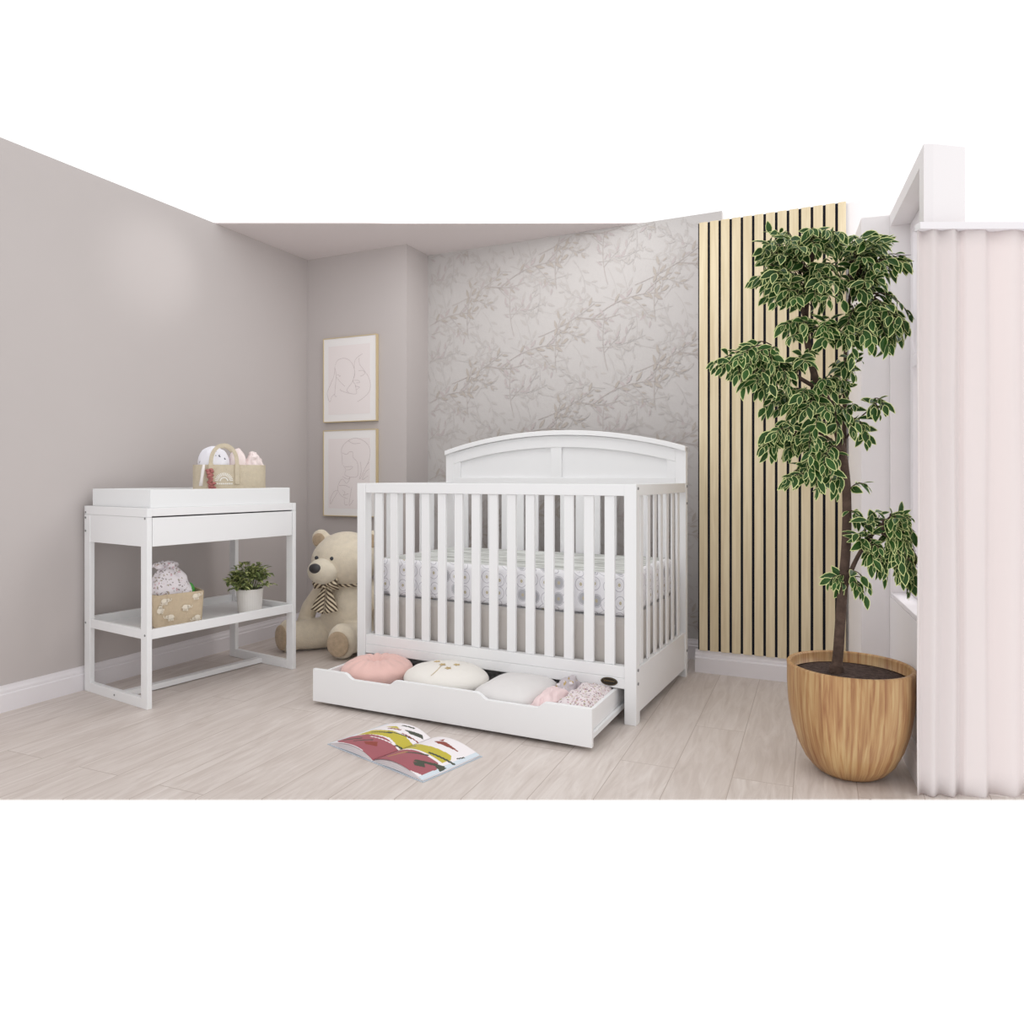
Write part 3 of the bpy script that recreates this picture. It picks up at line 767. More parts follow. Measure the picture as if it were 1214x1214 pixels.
# diaper caddy on the tray
BW, BD, BH = .345, .17, .135
bx, by = .568, .228
cad = thing('diaper_caddy', 'oval beige rope caddy with twin handles and white sun print on changing tray', 'basket', on_table(bx, by, TH + .0062), TT - .42)
cb = tub(BW, BD, BH + .055, .07, .008).build('caddy_body', M['basket'], cad, smooth=False, bevel=0)
for y, lx in ((-BD / 2 - .003, -.03), (BD / 2 + .003, .0)):
    mb = MB(); w = .062
    def P(s, v, y=y):
        a = pi * s; x = -w * cos(a); z = BH + .055 + .098 * sin(a) ** .85 if 0 < s < 1 else BH + .055
        rr = .0
        off = (v - .5) * .018
        return (x * (1 + off / w * 1.0) + lx - .015, y, z + off * sin(a))
    mb.grid(P, 40, 1)
    for sx_ in (-1, 1): mb.box(sx_ * w - .009 + lx - .015, sx_ * w + .009 + lx - .015, y - .003, y + .003, BH - .04, BH + .058)
    mb.build('handle', M['basket'], cad, solid=.006, smooth=False)
# sun print on the front
mb = MB(); yf = -BD / 2 - .0012; zc = .108; xc = -.045
for i in range(15):
    a = pi * (i + .5) / 15
    for r0, r1, w in ((.026, .043, .003),):
        c, s = cos(a), sin(a)
        mb.add([(xc + c * r0 - s * w * .5, yf, zc + s * r0 + c * w * .5), (xc + c * r0 + s * w * .5, yf, zc + s * r0 - c * w * .5), (xc + c * r1 + s * w * .7, yf, zc + s * r1 - c * w * .7), (xc + c * r1 - s * w * .7, yf, zc + s * r1 + c * w * .7)], [(0, 1, 2, 3)])
for i in range(9):
    a = pi * (i + .5) / 9
    mb.tube([(xc + .018 * cos(a), yf - .0003, zc + .018 * sin(a)), (xc + .018 * cos(a), yf + .0003, zc + .018 * sin(a))], .003, 8)
for i in range(9): mb.box(xc - .042 + i * .0095, xc - .036 + i * .0095, yf - .0004, yf, zc - .016, zc - .009)
mb.build('sun_print', M['whitep'], cad, solid=.0006)
mb = MB()
for i in range(26):
    R = random.Random(i); mb.ell((-.115 + R.uniform(-.012, .012) + i * .0006, -BD / 2 - .012 + R.uniform(-.004, .004), .165 - i * .0045), (.0105, .0095, .008), None, 8, 6)
bo_ = mb.build('beaded_strap', M['bead'], cad, smooth=True); bo_['label'] = 'rose beaded strap hanging over the rim'
mb = MB().tube([(-.14, -BD / 2 - .008, .19), (-.145, -BD / 2 - .012, .16), (-.15, -BD / 2 - .010, .12), (-.155, -BD / 2 - .010, .085)], [.006, .008, .007, .009], 8); mb.build('ribbon', M['ribbon'], cad, smooth=True)
def puff(name, label, loc, rz, r, m, amp, sc, seed, n=2.6, cat='cloth'):
    t = thing(name, label, cat, loc, rz)
    MB().ell((0, 0, r[2]), r, su=60, sv=30, fn=lambda p, q: sq(p, q, n, amp, sc, seed) + Vector((wrinkle(p, amp, sc, seed + 9), wrinkle(p, amp, sc, seed + 20), 0))).build('folded_fabric', m, t, smooth=True)
    return t
def in_cad(x, y, z):
    A = TT - .42; b = on_table(bx, by, TH + .0062); return (b[0] + x * cos(A) - y * sin(A), b[1] + x * sin(A) + y * cos(A), b[2] + z)
puff('cloth_bundle', 'white cloth with small dark marks at left in the beige rope caddy', in_cad(-.075, 0, .0115), TT - .42, (.083, .066, .136), M['marks'], .012, 2, 2)
puff('cloth_bundle', 'pale pink cloth between the handles of the beige rope caddy', in_cad(.035, -.014, .0115), TT - .42, (.047, .052, .132), M['faint_pink'], .008, 3, 5)
puff('cloth_bundle', 'pale pink crumpled cloth at right end of the beige rope caddy', in_cad(.115, .0, .0115), TT - .42, (.047, .055, .124), M['faint_pink'], .016, 3, 9)

# elephant basket on shelf
def elephant(mb, cx_, cz_, s, y, flip=1, along=None, rot=0):
    def P(x, z):
        x *= flip * s; z *= s; x, z = x * cos(rot) - z * sin(rot), x * sin(rot) + z * cos(rot)
        return (cx_ + x, y, cz_ + z) if along is None else (along, cx_ + x, cz_ + z)
    def disc(x, z, rx, rz, n=18):
        mb.add([P(x + rx * cos(2 * pi * i / n), z + rz * sin(2 * pi * i / n)) for i in range(n)], [tuple(range(n))])
    disc(0, 0, .5, .42); disc(.48, .12, .26, .26)
    for lx in (-.3, -.1, .14, .32):
        mb.add([P(lx - .07, -.2), P(lx + .07, -.2), P(lx + .07, -.56), P(lx - .07, -.56)], [(0, 1, 2, 3)])
    tr = [(.62, .1), (.78, -.02), (.9, .05), (.95, .25), (.9, .38)]
    for (xa, za), (xb, zb) in zip(tr, tr[1:]):
        dx, dz = xb - xa, zb - za; l = sqrt(dx * dx + dz * dz); nx, nz = -dz / l * .06, dx / l * .06
        mb.add([P(xa - nx, za - nz), P(xb - nx, zb - nz), P(xb + nx, zb + nz), P(xa + nx, za + nz)], [(0, 1, 2, 3)])
    mb.add([P(-.45, .1), P(-.62, -.1), P(-.56, -.12), P(-.42, 0)], [(0, 1, 2, 3)])
EW, ED, EH = .208, .19, .155
eb_loc = on_table(.238, .190, .3115)
eb = thing('storage_basket', 'tan canvas basket printed with cream elephants on the lower shelf', 'basket', eb_loc, TT - .30)
tub(EW, ED, EH, .022, .005, .008, wob=.004).build('basket_body', M['canvas'], eb)
for x, z, f, r in ((-.065, .125, 1, 0), (-.04, .05, -1, .1), (.025, .088, 1, -.1), (.07, .135, 1, .1), (.075, .035, -1, .5), (-.085, .085, 1, 1.2)):
    mb = MB(); elephant(mb, x, z, .030, -ED / 2 - .0105, f, rot=r); mb.build('elephant_print', M['eleph'], eb, solid=.0008)
for yy, z in ((-.05, .04), (0, .11), (.05, .06)):
    mb = MB(); elephant(mb, yy, z, .030, 0, 1, along=-EW / 2 - .0105); mb.build('elephant_print', M['eleph'], eb, solid=.0008)
t = puff('cloth_bundle', 'white floral swaddle cloth standing up in the tan elephant basket', (eb_loc[0] - .012, eb_loc[1] - .01, .3195), TT - .3, (.080, .068, .132), M['floral2'], .015, 2.2, 4, 8)
MB().ell((-.02, 0, .268), (.060, .02, .018), None, 40, 16, fn=lambda p, q: q + Vector((0, 0, wrinkle(p, .012, 3, 5)))).build('knot', M['floral2'], t, smooth=True)
tb = thing('toy_ball', 'small green toy poking out at right of the elephant basket', 'toy', (eb_loc[0] + .078 * cos(TT - .3) - .02 * sin(TT - .3), eb_loc[1] + .078 * sin(TT - .3) + .02 * cos(TT - .3), .425), 0)
mbt = MB().ell((0, 0, .02), (.024, .024, .05)); mbt.build('ball', M['green'], tb, smooth=True)

# ------------------------------------------------------------------ leaves
def leaf(mb, p, d, up, L, w, fold=.25, curl=.15, mi_in=0, mi_out=1, rim=.80):
    d = d.normalized(); s = d.cross(up)
    if s.length < 1e-4: s = d.cross(Vector((1, 0, 0)))
    s.normalize(); n = s.cross(d).normalized()
    prof = ((.0, .0), (.18, .62), (.42, 1.0), (.68, .82), (.88, .38), (1.0, .0))
    k = len(mb.v)
    def V(t, y):
        return p + d * (L * t) + s * (y * w / 2) + n * (abs(y) * w * fold - curl * L * t * t)
    mid = [V(t, 0) for t, _ in prof]
    for sd in (1, -1):
        outer = [V(t, sd * y) for t, y in prof]
        inner = [V(.04 + t * .90, sd * y * rim) for t, y in prof]
        base = len(mb.v)
        mb.v += [tuple(x) for x in mid] + [tuple(x) for x in inner] + [tuple(x) for x in outer]
        m_ = len(prof)
        for i in range(m_ - 1):
            q1 = (base + i, base + i + 1, base + m_ + i + 1, base + m_ + i); q2 = (base + m_ + i, base + m_ + i + 1, base + 2 * m_ + i + 1, base + 2 * m_ + i)
            if sd < 0: q1 = q1[::-1]; q2 = q2[::-1]
            mb.f.append(q1); mb.m.append(mi_in); mb.f.append(q2); mb.m.append(mi_out)

# small potted plant on the shelf
pl = on_table(.63, .15, .3115)
hp = thing('potted_plant', 'bushy green houseplant in a white pot at right of lower shelf', 'potted plant', pl, 0)
MB().lathe([(.054, 0), (.058, .004), (.066, .118), (.062, .120), (.060, .104)], 32).build('pot', M['ceramic'], hp, smooth=False, bevel=.001)
MB().lathe([(.060, .098), (.0602, .104)], 24).build('soil', M['soil'], hp)
R = random.Random(5); mb = MB(); st = MB()
for i in range(80):
    a = R.uniform(0, 2 * pi); e = R.random() ** .6; rad = .118 * e; hz = .115 + .135 * sqrt(max(0, 1 - e * e)) * R.uniform(.75, 1.05)
    tip = Vector((rad * cos(a), rad * sin(a), hz - .0)); root = Vector((.03 * cos(a) * e, .03 * sin(a) * e, .10))
    mid_ = root.lerp(tip, .5) + Vector((0, 0, .02))
    st.tube([root, mid_, tip], .0012, 4)
    for k in range(7):
        s = .45 + .55 * k / 6; q = root.lerp(mid_, s * 2) if s < .5 else mid_.lerp(tip, (s - .5) * 2)
        aa = a + R.uniform(-1.6, 1.6); dd = Vector((cos(aa), sin(aa), R.uniform(-.5, .9)))
        lg = R.uniform(.022, .038); mi = 0 if R.random() < .62 else 1
        leaf(mb, q, dd, Vector((0, 0, 1)), lg, lg * .55, .2, .2, mi, mi if R.random() < .7 else 1)
mb.build('foliage', [M['hleaf'], M['hleaf2']], hp); st.build('stems', M['hleaf'], hp)

# ------------------------------------------------------------------ pictures
def picture(label, a0, a1, z0, z1, strokes):
    w, h = a1 - a0, z1 - z0
    p = RM(a0, .0015)
    t = thing('framed_picture', label, 'picture', (p[0], p[1], z0), -RT, 'line art pictures on the chimney breast'); D_ = .024; f = .005
    mb = MB().box(0, f, -D_, 0, 0, h).box(w - f, w, -D_, 0, 0, h).box(f, w - f, -D_, 0, 0, f).box(f, w - f, -D_, 0, h - f, h)
    mb.build('frame', M['frame'], t)
    box('mat_board', M['mat_board'], t, f, w - f, -D_ + .004, -.002, f, h - f, 0)
    px0, px1, pz0, pz1 = w * .10, w * .88, h * .09, h * .90
    pr = MB().box(px0, px1, -D_ + .003, -D_ + .004, pz0, pz1).build('print', M['print'], t)
    mb = MB()
    for s in strokes:
        # catmull smoothing
        P_ = [Vector((x, z)) for x, z in s]; pts = []
        for i in range(len(P_) - 1):
            q0 = P_[max(i - 1, 0)]; q1 = P_[i]; q2 = P_[i + 1]; q3 = P_[min(i + 2, len(P_) - 1)]
            for k in range(5):
                u = k / 5; pts.append(.5 * ((2 * q1) + (q2 - q0) * u + (2 * q0 - 5 * q1 + 4 * q2 - q3) * u * u + (3 * q1 - q0 - 3 * q2 + q3) * u ** 3))
        pts.append(P_[-1])
        mb.tube([(q.x * w, -D_ + .0028, q.y * h) for q in pts], .0008, 4)
    mb.build('line_drawing', M['line'], pr)
def nrm(pts, box_):     # zoom crop pixels to 0..1 inside the frame face (left edge slanted)
    out = []
    for x, y in pts:
        s = (x - box_[0]) / (box_[1] - box_[0]); top_ = box_[2] + (box_[3] - box_[2]) * s; bot = box_[4] + (box_[5] - box_[4]) * s
        out.append((s, 1 - (y - top_) / (bot - top_)))
    return out
b1 = (60, 685, 190, 105, 1185, 1145)
S1 = [[(205, 500), (230, 440), (300, 410), (370, 430), (415, 490), (435, 570), (420, 650), (400, 700), (350, 770), (345, 800), (370, 820)],
      [(525, 350), (470, 390), (435, 440), (430, 520), (435, 600), (415, 680), (440, 720), (450, 780), (450, 830), (360, 825), (270, 795), (265, 780)],
      [(485, 400), (490, 470), (530, 530), (590, 620), (615, 710), (600, 800), (540, 870), (465, 925)],
      [(200, 510), (190, 620), (150, 720), (110, 820), (115, 880), (140, 935), (165, 870), (200, 840)],
      [(200, 530), (215, 620), (205, 750), (200, 860), (225, 865)], [(220, 640), (270, 700), (320, 745)], [(480, 555), (530, 550), (550, 590), (500, 620)],
      [(430, 670), (480, 670), (490, 695), (450, 700)], [(440, 740), (490, 750), (455, 780)], [(225, 610), (265, 620), (250, 630)]]
b2 = (60, 685, 130, 85, 1130, 1125)
S2 = [[(290, 520), (285, 430), (280, 340), (320, 270), (390, 220), (460, 205), (540, 235), (595, 290), (612, 370), (600, 450), (580, 500)],
      [(290, 385), (340, 400), (370, 370), (410, 370), (415, 430), (460, 480), (475, 560), (465, 650), (400, 665), (320, 640), (330, 580), (300, 530)],
      [(320, 545), (410, 540), (380, 575), (340, 580)], [(500, 480), (510, 590), (490, 680), (520, 640), (560, 540), (600, 480)],
      [(600, 560), (560, 600), (520, 690), (590, 640)], [(360, 240), (420, 270), (500, 260)],
      [(290, 660), (350, 690), (380, 670), (340, 740), (290, 690), (250, 740), (235, 820), (280, 890), (350, 920)],
      [(250, 770), (320, 765), (380, 790)], [(240, 830), (190, 840), (150, 920), (145, 990), (175, 940), (230, 850)], [(290, 820), (320, 850), (300, 880), (360, 860)],
      [(400, 780), (380, 900), (370, 1000), (420, 930)], [(310, 920), (320, 990), (350, 990)]]
picture('upper framed blush print with line drawing of two faces, thin gold frame', .1265, .549, 1.358, 1.906, [nrm(s, b1) for s in S1])
picture('lower framed blush print with line drawing of figure holding a baby, thin gold frame', .1265, .549, .749, 1.307, [nrm(s, b2) for s in S2])

# ------------------------------------------------------------------ teddy bear
BP = (-.965, 4.17, 0)
bear = thing('teddy_bear', 'large cream plush teddy bear with striped bow sitting between table and crib', 'teddy bear', BP, radians(-14))
mb = MB()
RotX = lambda a: Matrix.Rotation(a, 3, 'X'); RotZ = lambda a: Matrix.Rotation(a, 3, 'Z'); RotY = lambda a: Matrix.Rotation(a, 3, 'Y')
mb.ell((0, .05, .215), (.168, .145, .215))                 # torso
mb.ell((0, .04, .35), (.12, .105, .12))
mb.ell((0, .0, .518), (.203, .155, .150))                  # head
mb.ell((0, .02, .552), (.175, .140, .135))
for s in (-1, 1):
    mb.ell((s * .165, .02, .638), (.060, .030, .060))      # ears
    mb.tube([(s * .10, .05, .38), (s * .18, .04, .32), (s * .245, .03, .23), (s * .27, .02, .15)], [.050, .052, .050, .046], 14)
    mb.ell((s * .272, .018, .14), (.048, .048, .045))
for s, foot, knee in ((-1, (-.30, -.10, .088), (-.19, -.02, .09)), (1, (.078, -.185, .098), (.10, -.07, .095))):
    mb.tube([(s * .09, .06, .10), knee, foot], [.095, .088, .078], 18)
    mb.ell(foot, (.084, .062, .100) , RotZ(-.45 if s < 0 else 0.0))
bb = mb.build('body', M['bear'], bear, smooth=True, fix=False)
rm = bb.modifiers.new('remesh', 'REMESH'); rm.mode = 'VOXEL'; rm.voxel_size = .009; rm.use_smooth_shade = True
sm = bb.modifiers.new('smooth', 'SMOOTH'); sm.factor = .6; sm.iterations = 7
ms = (-.066, -.135, .472)
MB().ell(ms, (.092, .068, .074)).build('muzzle', M['muzzle'], bear, smooth=True)
MB().ell((ms[0] - .018, ms[1] - .060, ms[2] + .022), (.036, .020, .028)).build('nose', M['nose'], bear, smooth=True)
for x, y in ((-.108, -.134), (-.006, -.148)): MB().ell((x, y, .546), (.0115, .009, .0115)).build('eye', M['eye'], bear, smooth=True)
for s in (-1, 1): MB().ell((s * .165, -.007, .636), (.040, .010, .040)).build('inner_ear', M['pad'], bear, smooth=True)
a = .45; MB().ell((-.30 - .055 * sin(a), -.10 - .055 * cos(a), .088), (.058, .012, .072), RotZ(-a)).build('sole_pad', M['pad'], bear, smooth=True)
MB().ell((.078, -.185 - .054, .092), (.066, .014, .070)).build('sole_pad', M['pad'], bear, smooth=True)
# bow
bow = MB()
bxx, bz = -.055, .392
def tail(sg):
    def P(s, v):
        w = (.014 + .068 * s)
        x = bxx + .0 + sg * (v * w) + .004 * sg; z = bz - s * (.155 - .02 * v)
        return (x + .004, -.125 - .03 * s - .006 * sin(v * 5), z)
    bow.grid(P, 16, 8)
tail(-1); tail(1)
for sg in (-1, 1):
    def Pl(s, v, sg=sg):
        a = s * 2 * pi; w = .012 + .024 * s ** .5
        return (bxx + sg * (.004 + .072 * s) , -.128 - .02 * sin(pi * s) + .012 * cos(v * 6.28), bz + .004 + (v - .5) * 2 * (.014 + .026 * s) + .012 * s)
    bow.grid(Pl, 12, 10)
bow.ell((bxx, -.14, bz), (.016, .014, .017))
bo = bow.build('bow_tie', M['stripe'], bear, smooth=True, solid=.003)
bo.location = (bxx, 0, 0)
for v_ in bo.data.vertices: v_.co.x -= bxx
mb = MB().tube([(.125 * cos(a_), .035 + .120 * sin(a_), .388) for a_ in [2 * pi * i / 40 for i in range(41)]], .010, 8, caps=False)
mb.build('neck_band', M['stripe'], bear, smooth=True)

# ------------------------------------------------------------------ open picture book
bS = Vector((-.491, 2.529)); bk = Vector((-.3055, 2.748)); ax = (bk - bS).normalized(); spine_l = (bk - bS).length
book = thing('picture_book', 'open picture book with olive and mauve drawings lying on the floor', 'book', (bS.x, bS.y, 0), math.atan2(ax.y, ax.x) - pi / 2)
PWD = .262
def inpoly(x, y, P_):
    c = False; n = len(P_)
    for i in range(n):
        x1, y1_ = P_[i]; x2, y2 = P_[(i + 1) % n]
        if (y1_ > y) != (y2 > y) and x < (x2 - x1) * (y - y1_) / (y2 - y1_) + x1: c = not c
    return c
def seg(x0, y0_, x1, y1_, w=.014):
    w *= 1.7
    dx, dy = x1 - x0, y1_ - y0_; l = sqrt(dx * dx + dy * dy); nx, ny = -dy / l * w / 2, dx / l * w / 2
    return [(x0 - nx, y0_ - ny), (x1 - nx, y1_ - ny), (x1 + nx, y1_ + ny), (x0 + nx, y0_ + ny)]
# page coordinates: x -1..0 left page, 0..1 right page ; y 0 (near edge) .. 1 (far edge)
art = [(2, [(-.93, .30), (-.97, .10), (-.8, .02), (0, .0), (.75, .0), (.92, .06), (.93, .30), (.84, .40), (.0, .42), (-.3, .46), (-.7, .42)]),
       (3, [(-.62, .50), (-.55, .68), (-.2, .70), (.1, .66), (.3, .62), (.8, .66), (.88, .58), (.86, .44), (.0, .45), (-.3, .5)]),
       (3, [(-.9, .38), (-.86, .62), (-.55, .66), (-.3, .5), (-.7, .42)]),
       (5, [(.28, .80), (.45, .86), (.62, .83), (.82, .80), (.6, .77), (.42, .76)]), (5, [(.33, .86), (.36, .93), (.42, .85)]),
       (4, seg(-.5, .62, -.1, .74)), (4, seg(-.75, .52, -.4, .62, .02)), (4, seg(.55, .48, .98, .56, .022)), (4, seg(.3, .30, .62, .42, .02)), (4, seg(.6, .20, .95, .40, .03)),
       (4, [(.8, .36), (.98, .42), (.99, .30), (.86, .32)]), (4, [(.62, .16), (.72, .26), (.82, .2), (.7, .12)]), (4, seg(-.85, .12, -.6, .26, .03)), (4, seg(-.6, .12, -.4, .3, .02)),
       (4, seg(-.1, .45, .2, .56, .02)), (1, seg(-.55, .36, -.1, .44, .012)), (1, seg(.0, .38, .3, .42, .012)), (3, seg(.18, .10, .30, .34, .012)),
       (5, [(-.45, .18), (-.3, .3), (-.2, .22), (-.35, .14)]),
       (3, [(-.78, .80), (-.6, .86), (-.45, .80), (-.6, .78)]), (4, [(-.38, .82), (-.1, .93), (-.02, .88), (-.2, .80)]), (5, seg(-.65, .74, -.4, .78, .02)), (4, seg(-.55, .92, -.3, .95, .02)), (5, seg(-.3, .72, .0, .77, .012)),
       (4, seg(.90, .62 + .05, .93, .78, .014))]
def page_z(s):      # s 0..1 from spine
    return .006 + .030 * (sin(pi * min(1, s * 1.02)) ** .8) * (1 - .35 * s) if s > 0 else .006
for sd in (-1, 1):
    mb = MB(); nU, nV = 90, 90
    def P(s, v, sd=sd): return (sd * (.002 + (PWD - .01) * s), .004 + (spine_l - .008) * v, page_z(s))
    def mi(s, v, sd=sd):
        x = s * sd
        m_ = 0
        if sd > 0 and s > .95: m_ = 6 - 1
        if v < .05 and False: m_ = 5
        r = 0
        for k, Pp in art:
            if inpoly(x, v, Pp): r = k
        if r == 1: return 0
        if r: return {2: 1, 3: 2, 4: 3, 5: 4}[r]
        if sd > 0 and s > .92: return 5
        if sd < 0 and s > .95: return 5
        return 0
    mb.grid(P, nU, nV, mi)
    mb.build('page', [M['pagew'], M['pagem'], M['pageo'], M['paged'], M['pager'], M['pageb']], book, smooth=True, solid=.0008)
    mb = MB()
    # stack of page edges under the top sheet
    for q in range(1, 4):
        def P3(s, v, q=q, sd=sd): return (sd * (.002 + (PWD - .006) * s), .003 + (spine_l - .006) * v, max(.004, page_z(s) * (1 - .26 * q)))
        mb.grid(P3, 30, 1)
    mb.build('page_block', M['pagew'], book, smooth=True, solid=.0006)
mb = MB().box(-PWD, -.001, 0, spine_l, .0003, .0028).box(.001, PWD, 0, spine_l, .0003, .0028); mb.build('cover', M['cover'], book)

# ------------------------------------------------------------------ ficus tree in wooden pot
PC = Vector((1.147, 2.45))
tree = thing('potted_tree', 'tall variegated weeping fig in a round wooden planter by the window', 'potted tree', (PC.x, PC.y, 0), 0)
prof = [(.070, 0), (.092, .003), (.115, .018), (.142, .050), (.166, .10), (.184, .16), (.195, .23), (.199, .30), (.199, .352), (.200, .362), (.197, .366), (.188, .366), (.185, .360), (.184, .325)]
MB().lathe(prof, 72).build('planter', M['pot'], tree, smooth=True)
R = random.Random(2); mb = MB()
rings = [(0.001, .338), (.04, .336), (.08, .334), (.12, .331), (.16, .328), (.184, .326)]
mb.lathe([(r, z + R.uniform(-.001, .003)) for r, z in rings][::-1], 48)
mb.build('soil', M['soil'], tree, smooth=True)
def tp(u, v, Y): p = at(u, v, Y); return p - Vector((PC.x, PC.y, 0))
def smooth_path(P_, k=5):
    pts = []; n = len(P_)
    for i in range(n - 1):
        q0 = P_[max(i - 1, 0)]; q1 = P_[i]; q2 = P_[i + 1]; q3 = P_[min(i + 2, n - 1)]
        for j in range(k):
            u = j / k; pts.append(.5 * ((2 * q1) + (q2 - q0) * u + (2 * q0 - 5 * q1 + 4 * q2 - q3) * u * u + (3 * q1 - q0 - 3 * q2 + q3) * u ** 3))
    pts.append(P_[-1]); return pts
trunk = smooth_path([tp(991, 800, 2.45), tp(994, 770, 2.45), tp(998, 710, 2.45), tp(1003, 650, 2.46), tp(1004, 600, 2.46), tp(1002, 560, 2.46), tp(994, 515, 2.45), tp(982, 478, 2.44), tp(968, 452, 2.44), tp(960, 420, 2.44), tp(955, 385, 2.44), tp(957, 345, 2.45), tp(962, 305, 2.45), tp(966, 275, 2.46)])
n = len(trunk)
mb = MB().tube(trunk, [.0175 * (1 - .55 * i / (n - 1)) + (.006 if i < 3 else 0) for i in range(n)], 12)
mb.build('trunk', M['bark'], tree, smooth=True)
brs = {
 'second': ([(1003, 610, 2.46), (1001, 560, 2.49), (1001, 500, 2.51), (1002, 450, 2.51), (1003, 400, 2.5), (1008, 350, 2.48), (1015, 310, 2.46)], .010),
 'left': ([(972, 462, 2.44), (945, 446, 2.42), (925, 428, 2.40), (912, 418, 2.38), (885, 420, 2.36)], .008),
 'right_low': ([(1000, 702, 2.45), (1012, 670, 2.43), (1026, 645, 2.40), (1045, 622, 2.36), (1062, 612, 2.33)], .009),
 'left_top': ([(956, 385, 2.44), (945, 350, 2.40), (930, 325, 2.37), (912, 312, 2.36)], .006),
 'right_top': ([(1005, 405, 2.5), (1022, 370, 2.46), (1040, 350, 2.42), (1052, 362, 2.4)], .006),
 'right_mid': ([(1003, 520, 2.5), (1020, 495, 2.46), (1040, 480, 2.42)], .004),
 'left_low': ([(998, 535, 2.45), (975, 515, 2.42), (950, 512, 2.38), (928, 520, 2.36)], .006),
 'left_base': ([(1002, 575, 2.46), (990, 560, 2.42), (965, 560, 2.38)], .005)}
for k, (P_, r) in brs.items():
    pts = smooth_path([tp(*q) for q in P_]); n = len(pts)
    MB().tube(pts, [r * (1 - .6 * i / (n - 1)) for i in range(n)], 8).build('branch', M['bark'], tree, smooth=True)
R = random.Random(21)
LF = MB(); TWG = MB()
def clear(p):       # inside the room side of the window wall, in front of slats
    q = Vector((p.x + PC.x, p.y + PC.y)); d = (q - W0).dot(WN)
    if q.y > WP(.69)[1] - .1 and d > -.16: return False
    if q.y < 2.30 and q.x > 1.22: return False
    return d < -.012 and (.4234 * q.x + .906 * q.y) < 3.73
def spray(root, cu, cv, ru, rv, Yc, ry, ntw, droop=.05, ll=(.027, .064), step=.0125):
    for _ in range(int(ntw * 1.4)):
        a = R.uniform(0, 2 * pi); e = sqrt(R.random())
        u, v = cu + ru * e * cos(a), cv + rv * e * sin(a); Y = Yc + R.uniform(-ry, ry)
        tip = tp(u, v, Y); rt = tp(root[0] + R.uniform(-6, 6), root[1] + R.uniform(-8, 8), root[2])
        if not clear(tip):
            tip = tp(u, v, Yc - ry * R.random())
            if not clear(tip): continue
        mid_ = rt.lerp(tip, .55) + Vector((0, 0, droop * R.uniform(.4, 1.2)))
        pts = [rt.lerp(mid_, s).lerp(mid_.lerp(tip, s), s) for s in [i / 12 for i in range(13)]]
        ln = sum((pts[i + 1] - pts[i]).length for i in range(12))
        TWG.tube([pts[i] for i in range(0, 13, 2)], [.0022, .002, .0018, .0016, .0014, .001, .0008], 4)
        start = max(.3, 1 - .17 / max(ln, .01)); nL = max(4, int(ln * (1 - start) / step)); sd = 1
        for k in range(nL):
            s = start + (1 - start) * k / (nL - 1); f = s * 12; i = min(int(f), 11); q = pts[i].lerp(pts[i + 1], f - i); d = (pts[i + 1] - pts[i]).normalized()
            side = d.cross(Vector((0, 0, 1)));
            if side.length < .01: side = Vector((1, 0, 0))
            side.normalize(); side = (Matrix.Rotation(R.uniform(-.8, .8), 3, d) @ side)
            dd = d * R.uniform(.5, 1.0) + side * sd * R.uniform(.4, 1.2) + Vector((R.uniform(-.35, .35), R.uniform(-.35, .35), -R.uniform(-.1, 1.1)))
            if k == nL - 1: dd = d + Vector((0, 0, -.5))
            L = R.uniform(*ll) * (.8 if k > nL - 2 else 1)
            upv = Vector((R.uniform(-.7, .7), -R.uniform(.2, 1.2), R.uniform(.2, 1.0)))
            endp = q + dd.normalized() * L
            if clear(endp) and clear(q): leaf(LF, q, dd, upv, L, L * R.uniform(.42, .52), .16, R.uniform(.05, .3), rim=.83)
            sd = -sd
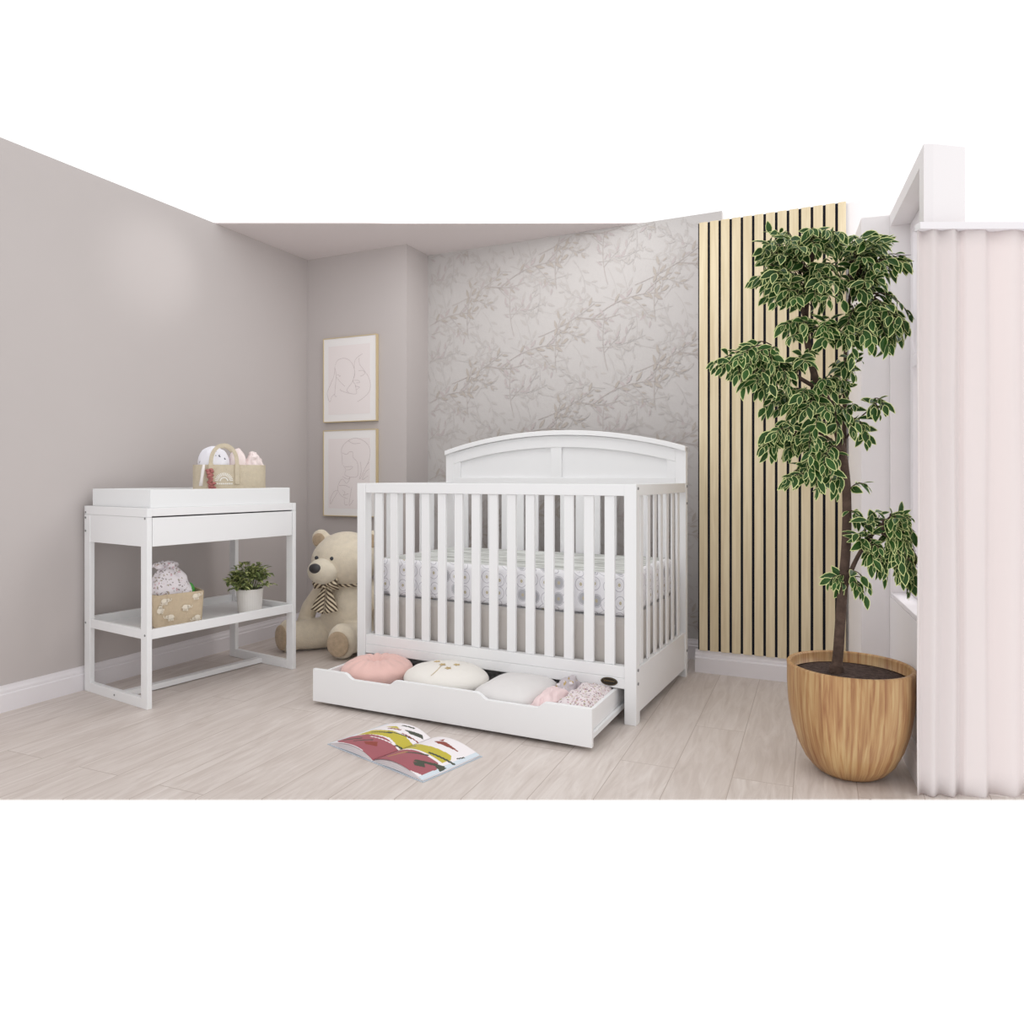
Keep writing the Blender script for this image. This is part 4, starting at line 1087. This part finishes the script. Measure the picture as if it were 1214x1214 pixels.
sprays = [
 ((945, 345, 2.40), 912, 320, 26, 22, 2.38, .14, 15), ((955, 330, 2.44), 925, 290, 32, 18, 2.40, .14, 14), ((958, 360, 2.44), 930, 350, 26, 14, 2.36, .10, 10),
 ((962, 300, 2.45), 975, 288, 38, 18, 2.42, .16, 20), ((965, 330, 2.45), 980, 335, 26, 30, 2.40, .14, 18),
 ((1010, 330, 2.46), 1028, 290, 30, 20, 2.42, .14, 20), ((1010, 350, 2.46), 1035, 330, 28, 30, 2.40, .12, 20), ((1015, 320, 2.46), 1068, 308, 16, 14, 2.38, .05, 5),
 ((1030, 360, 2.44), 1050, 390, 30, 28, 2.37, .08, 20), ((1035, 355, 2.42), 1072, 378, 14, 16, 2.35, .05, 7), ((1015, 365, 2.46), 1020, 400, 22, 26, 2.42, .10, 10),
 ((985, 400, 2.45), 985, 395, 24, 24, 2.40, .10, 12), ((958, 400, 2.44), 945, 390, 22, 14, 2.38, .08, 6), ((945, 446, 2.42), 945, 425, 22, 12, 2.38, .08, 7),
 ((912, 416, 2.38), 868, 432, 22, 14, 2.34, .08, 11), ((918, 424, 2.39), 895, 440, 26, 22, 2.34, .08, 14), ((925, 432, 2.40), 920, 450, 22, 18, 2.36, .08, 9),
 ((968, 470, 2.44), 930, 482, 34, 16, 2.38, .10, 11), ((975, 480, 2.44), 965, 490, 26, 20, 2.38, .10, 9), ((940, 512, 2.37), 922, 522, 20, 20, 2.34, .08, 11),
 ((960, 512, 2.40), 950, 530, 24, 18, 2.36, .10, 11), ((990, 535, 2.44), 975, 545, 22, 18, 2.38, .08, 8), ((968, 560, 2.38), 950, 572, 22, 14, 2.36, .08, 8), ((985, 565, 2.42), 985, 578, 16, 12, 2.38, .05, 4),
 ((985, 480, 2.45), 1000, 505, 16, 14, 2.42, .06, 5), ((975, 460, 2.44), 985, 450, 18, 14, 2.40, .08, 6), ((1002, 440, 2.5), 1010, 432, 20, 14, 2.44, .08, 5), ((1002, 470, 2.5), 990, 462, 20, 12, 2.44, .06, 4), ((1036, 482, 2.42), 1046, 488, 14, 10, 2.38, .05, 4), ((1010, 505, 2.48), 1030, 515, 14, 8, 2.42, .04, 3), ((1003, 500, 2.5), 1012, 478, 10, 8, 2.46, .05, 2),
 ((1003, 580, 2.46), 1020, 575, 9, 6, 2.42, .04, 2), ((1004, 620, 2.46), 1016, 622, 12, 8, 2.42, .04, 2), ((1030, 640, 2.39), 1042, 615, 22, 8, 2.36, .04, 4), ((1025, 650, 2.4), 1018, 640, 14, 8, 2.38, .04, 3),
 ((1050, 625, 2.35), 1072, 638, 24, 26, 2.345, .03, 40), ((1055, 625, 2.35), 1078, 680, 16, 24, 2.335, .03, 34), ((1030, 645, 2.39), 1044, 665, 16, 22, 2.36, .04, 11),
 ((1003, 690, 2.45), 990, 690, 12, 6, 2.42, .03, 3), ((1010, 685, 2.43), 1028, 700, 9, 10, 2.40, .03, 4)]
for sp_ in sprays: spray(*sp_)
LF.build('foliage', [M['leaf'], M['leaf2']], tree)
TWG.build('twigs', M['bark'], tree)
print('leaves', len(LF.f) // 20)
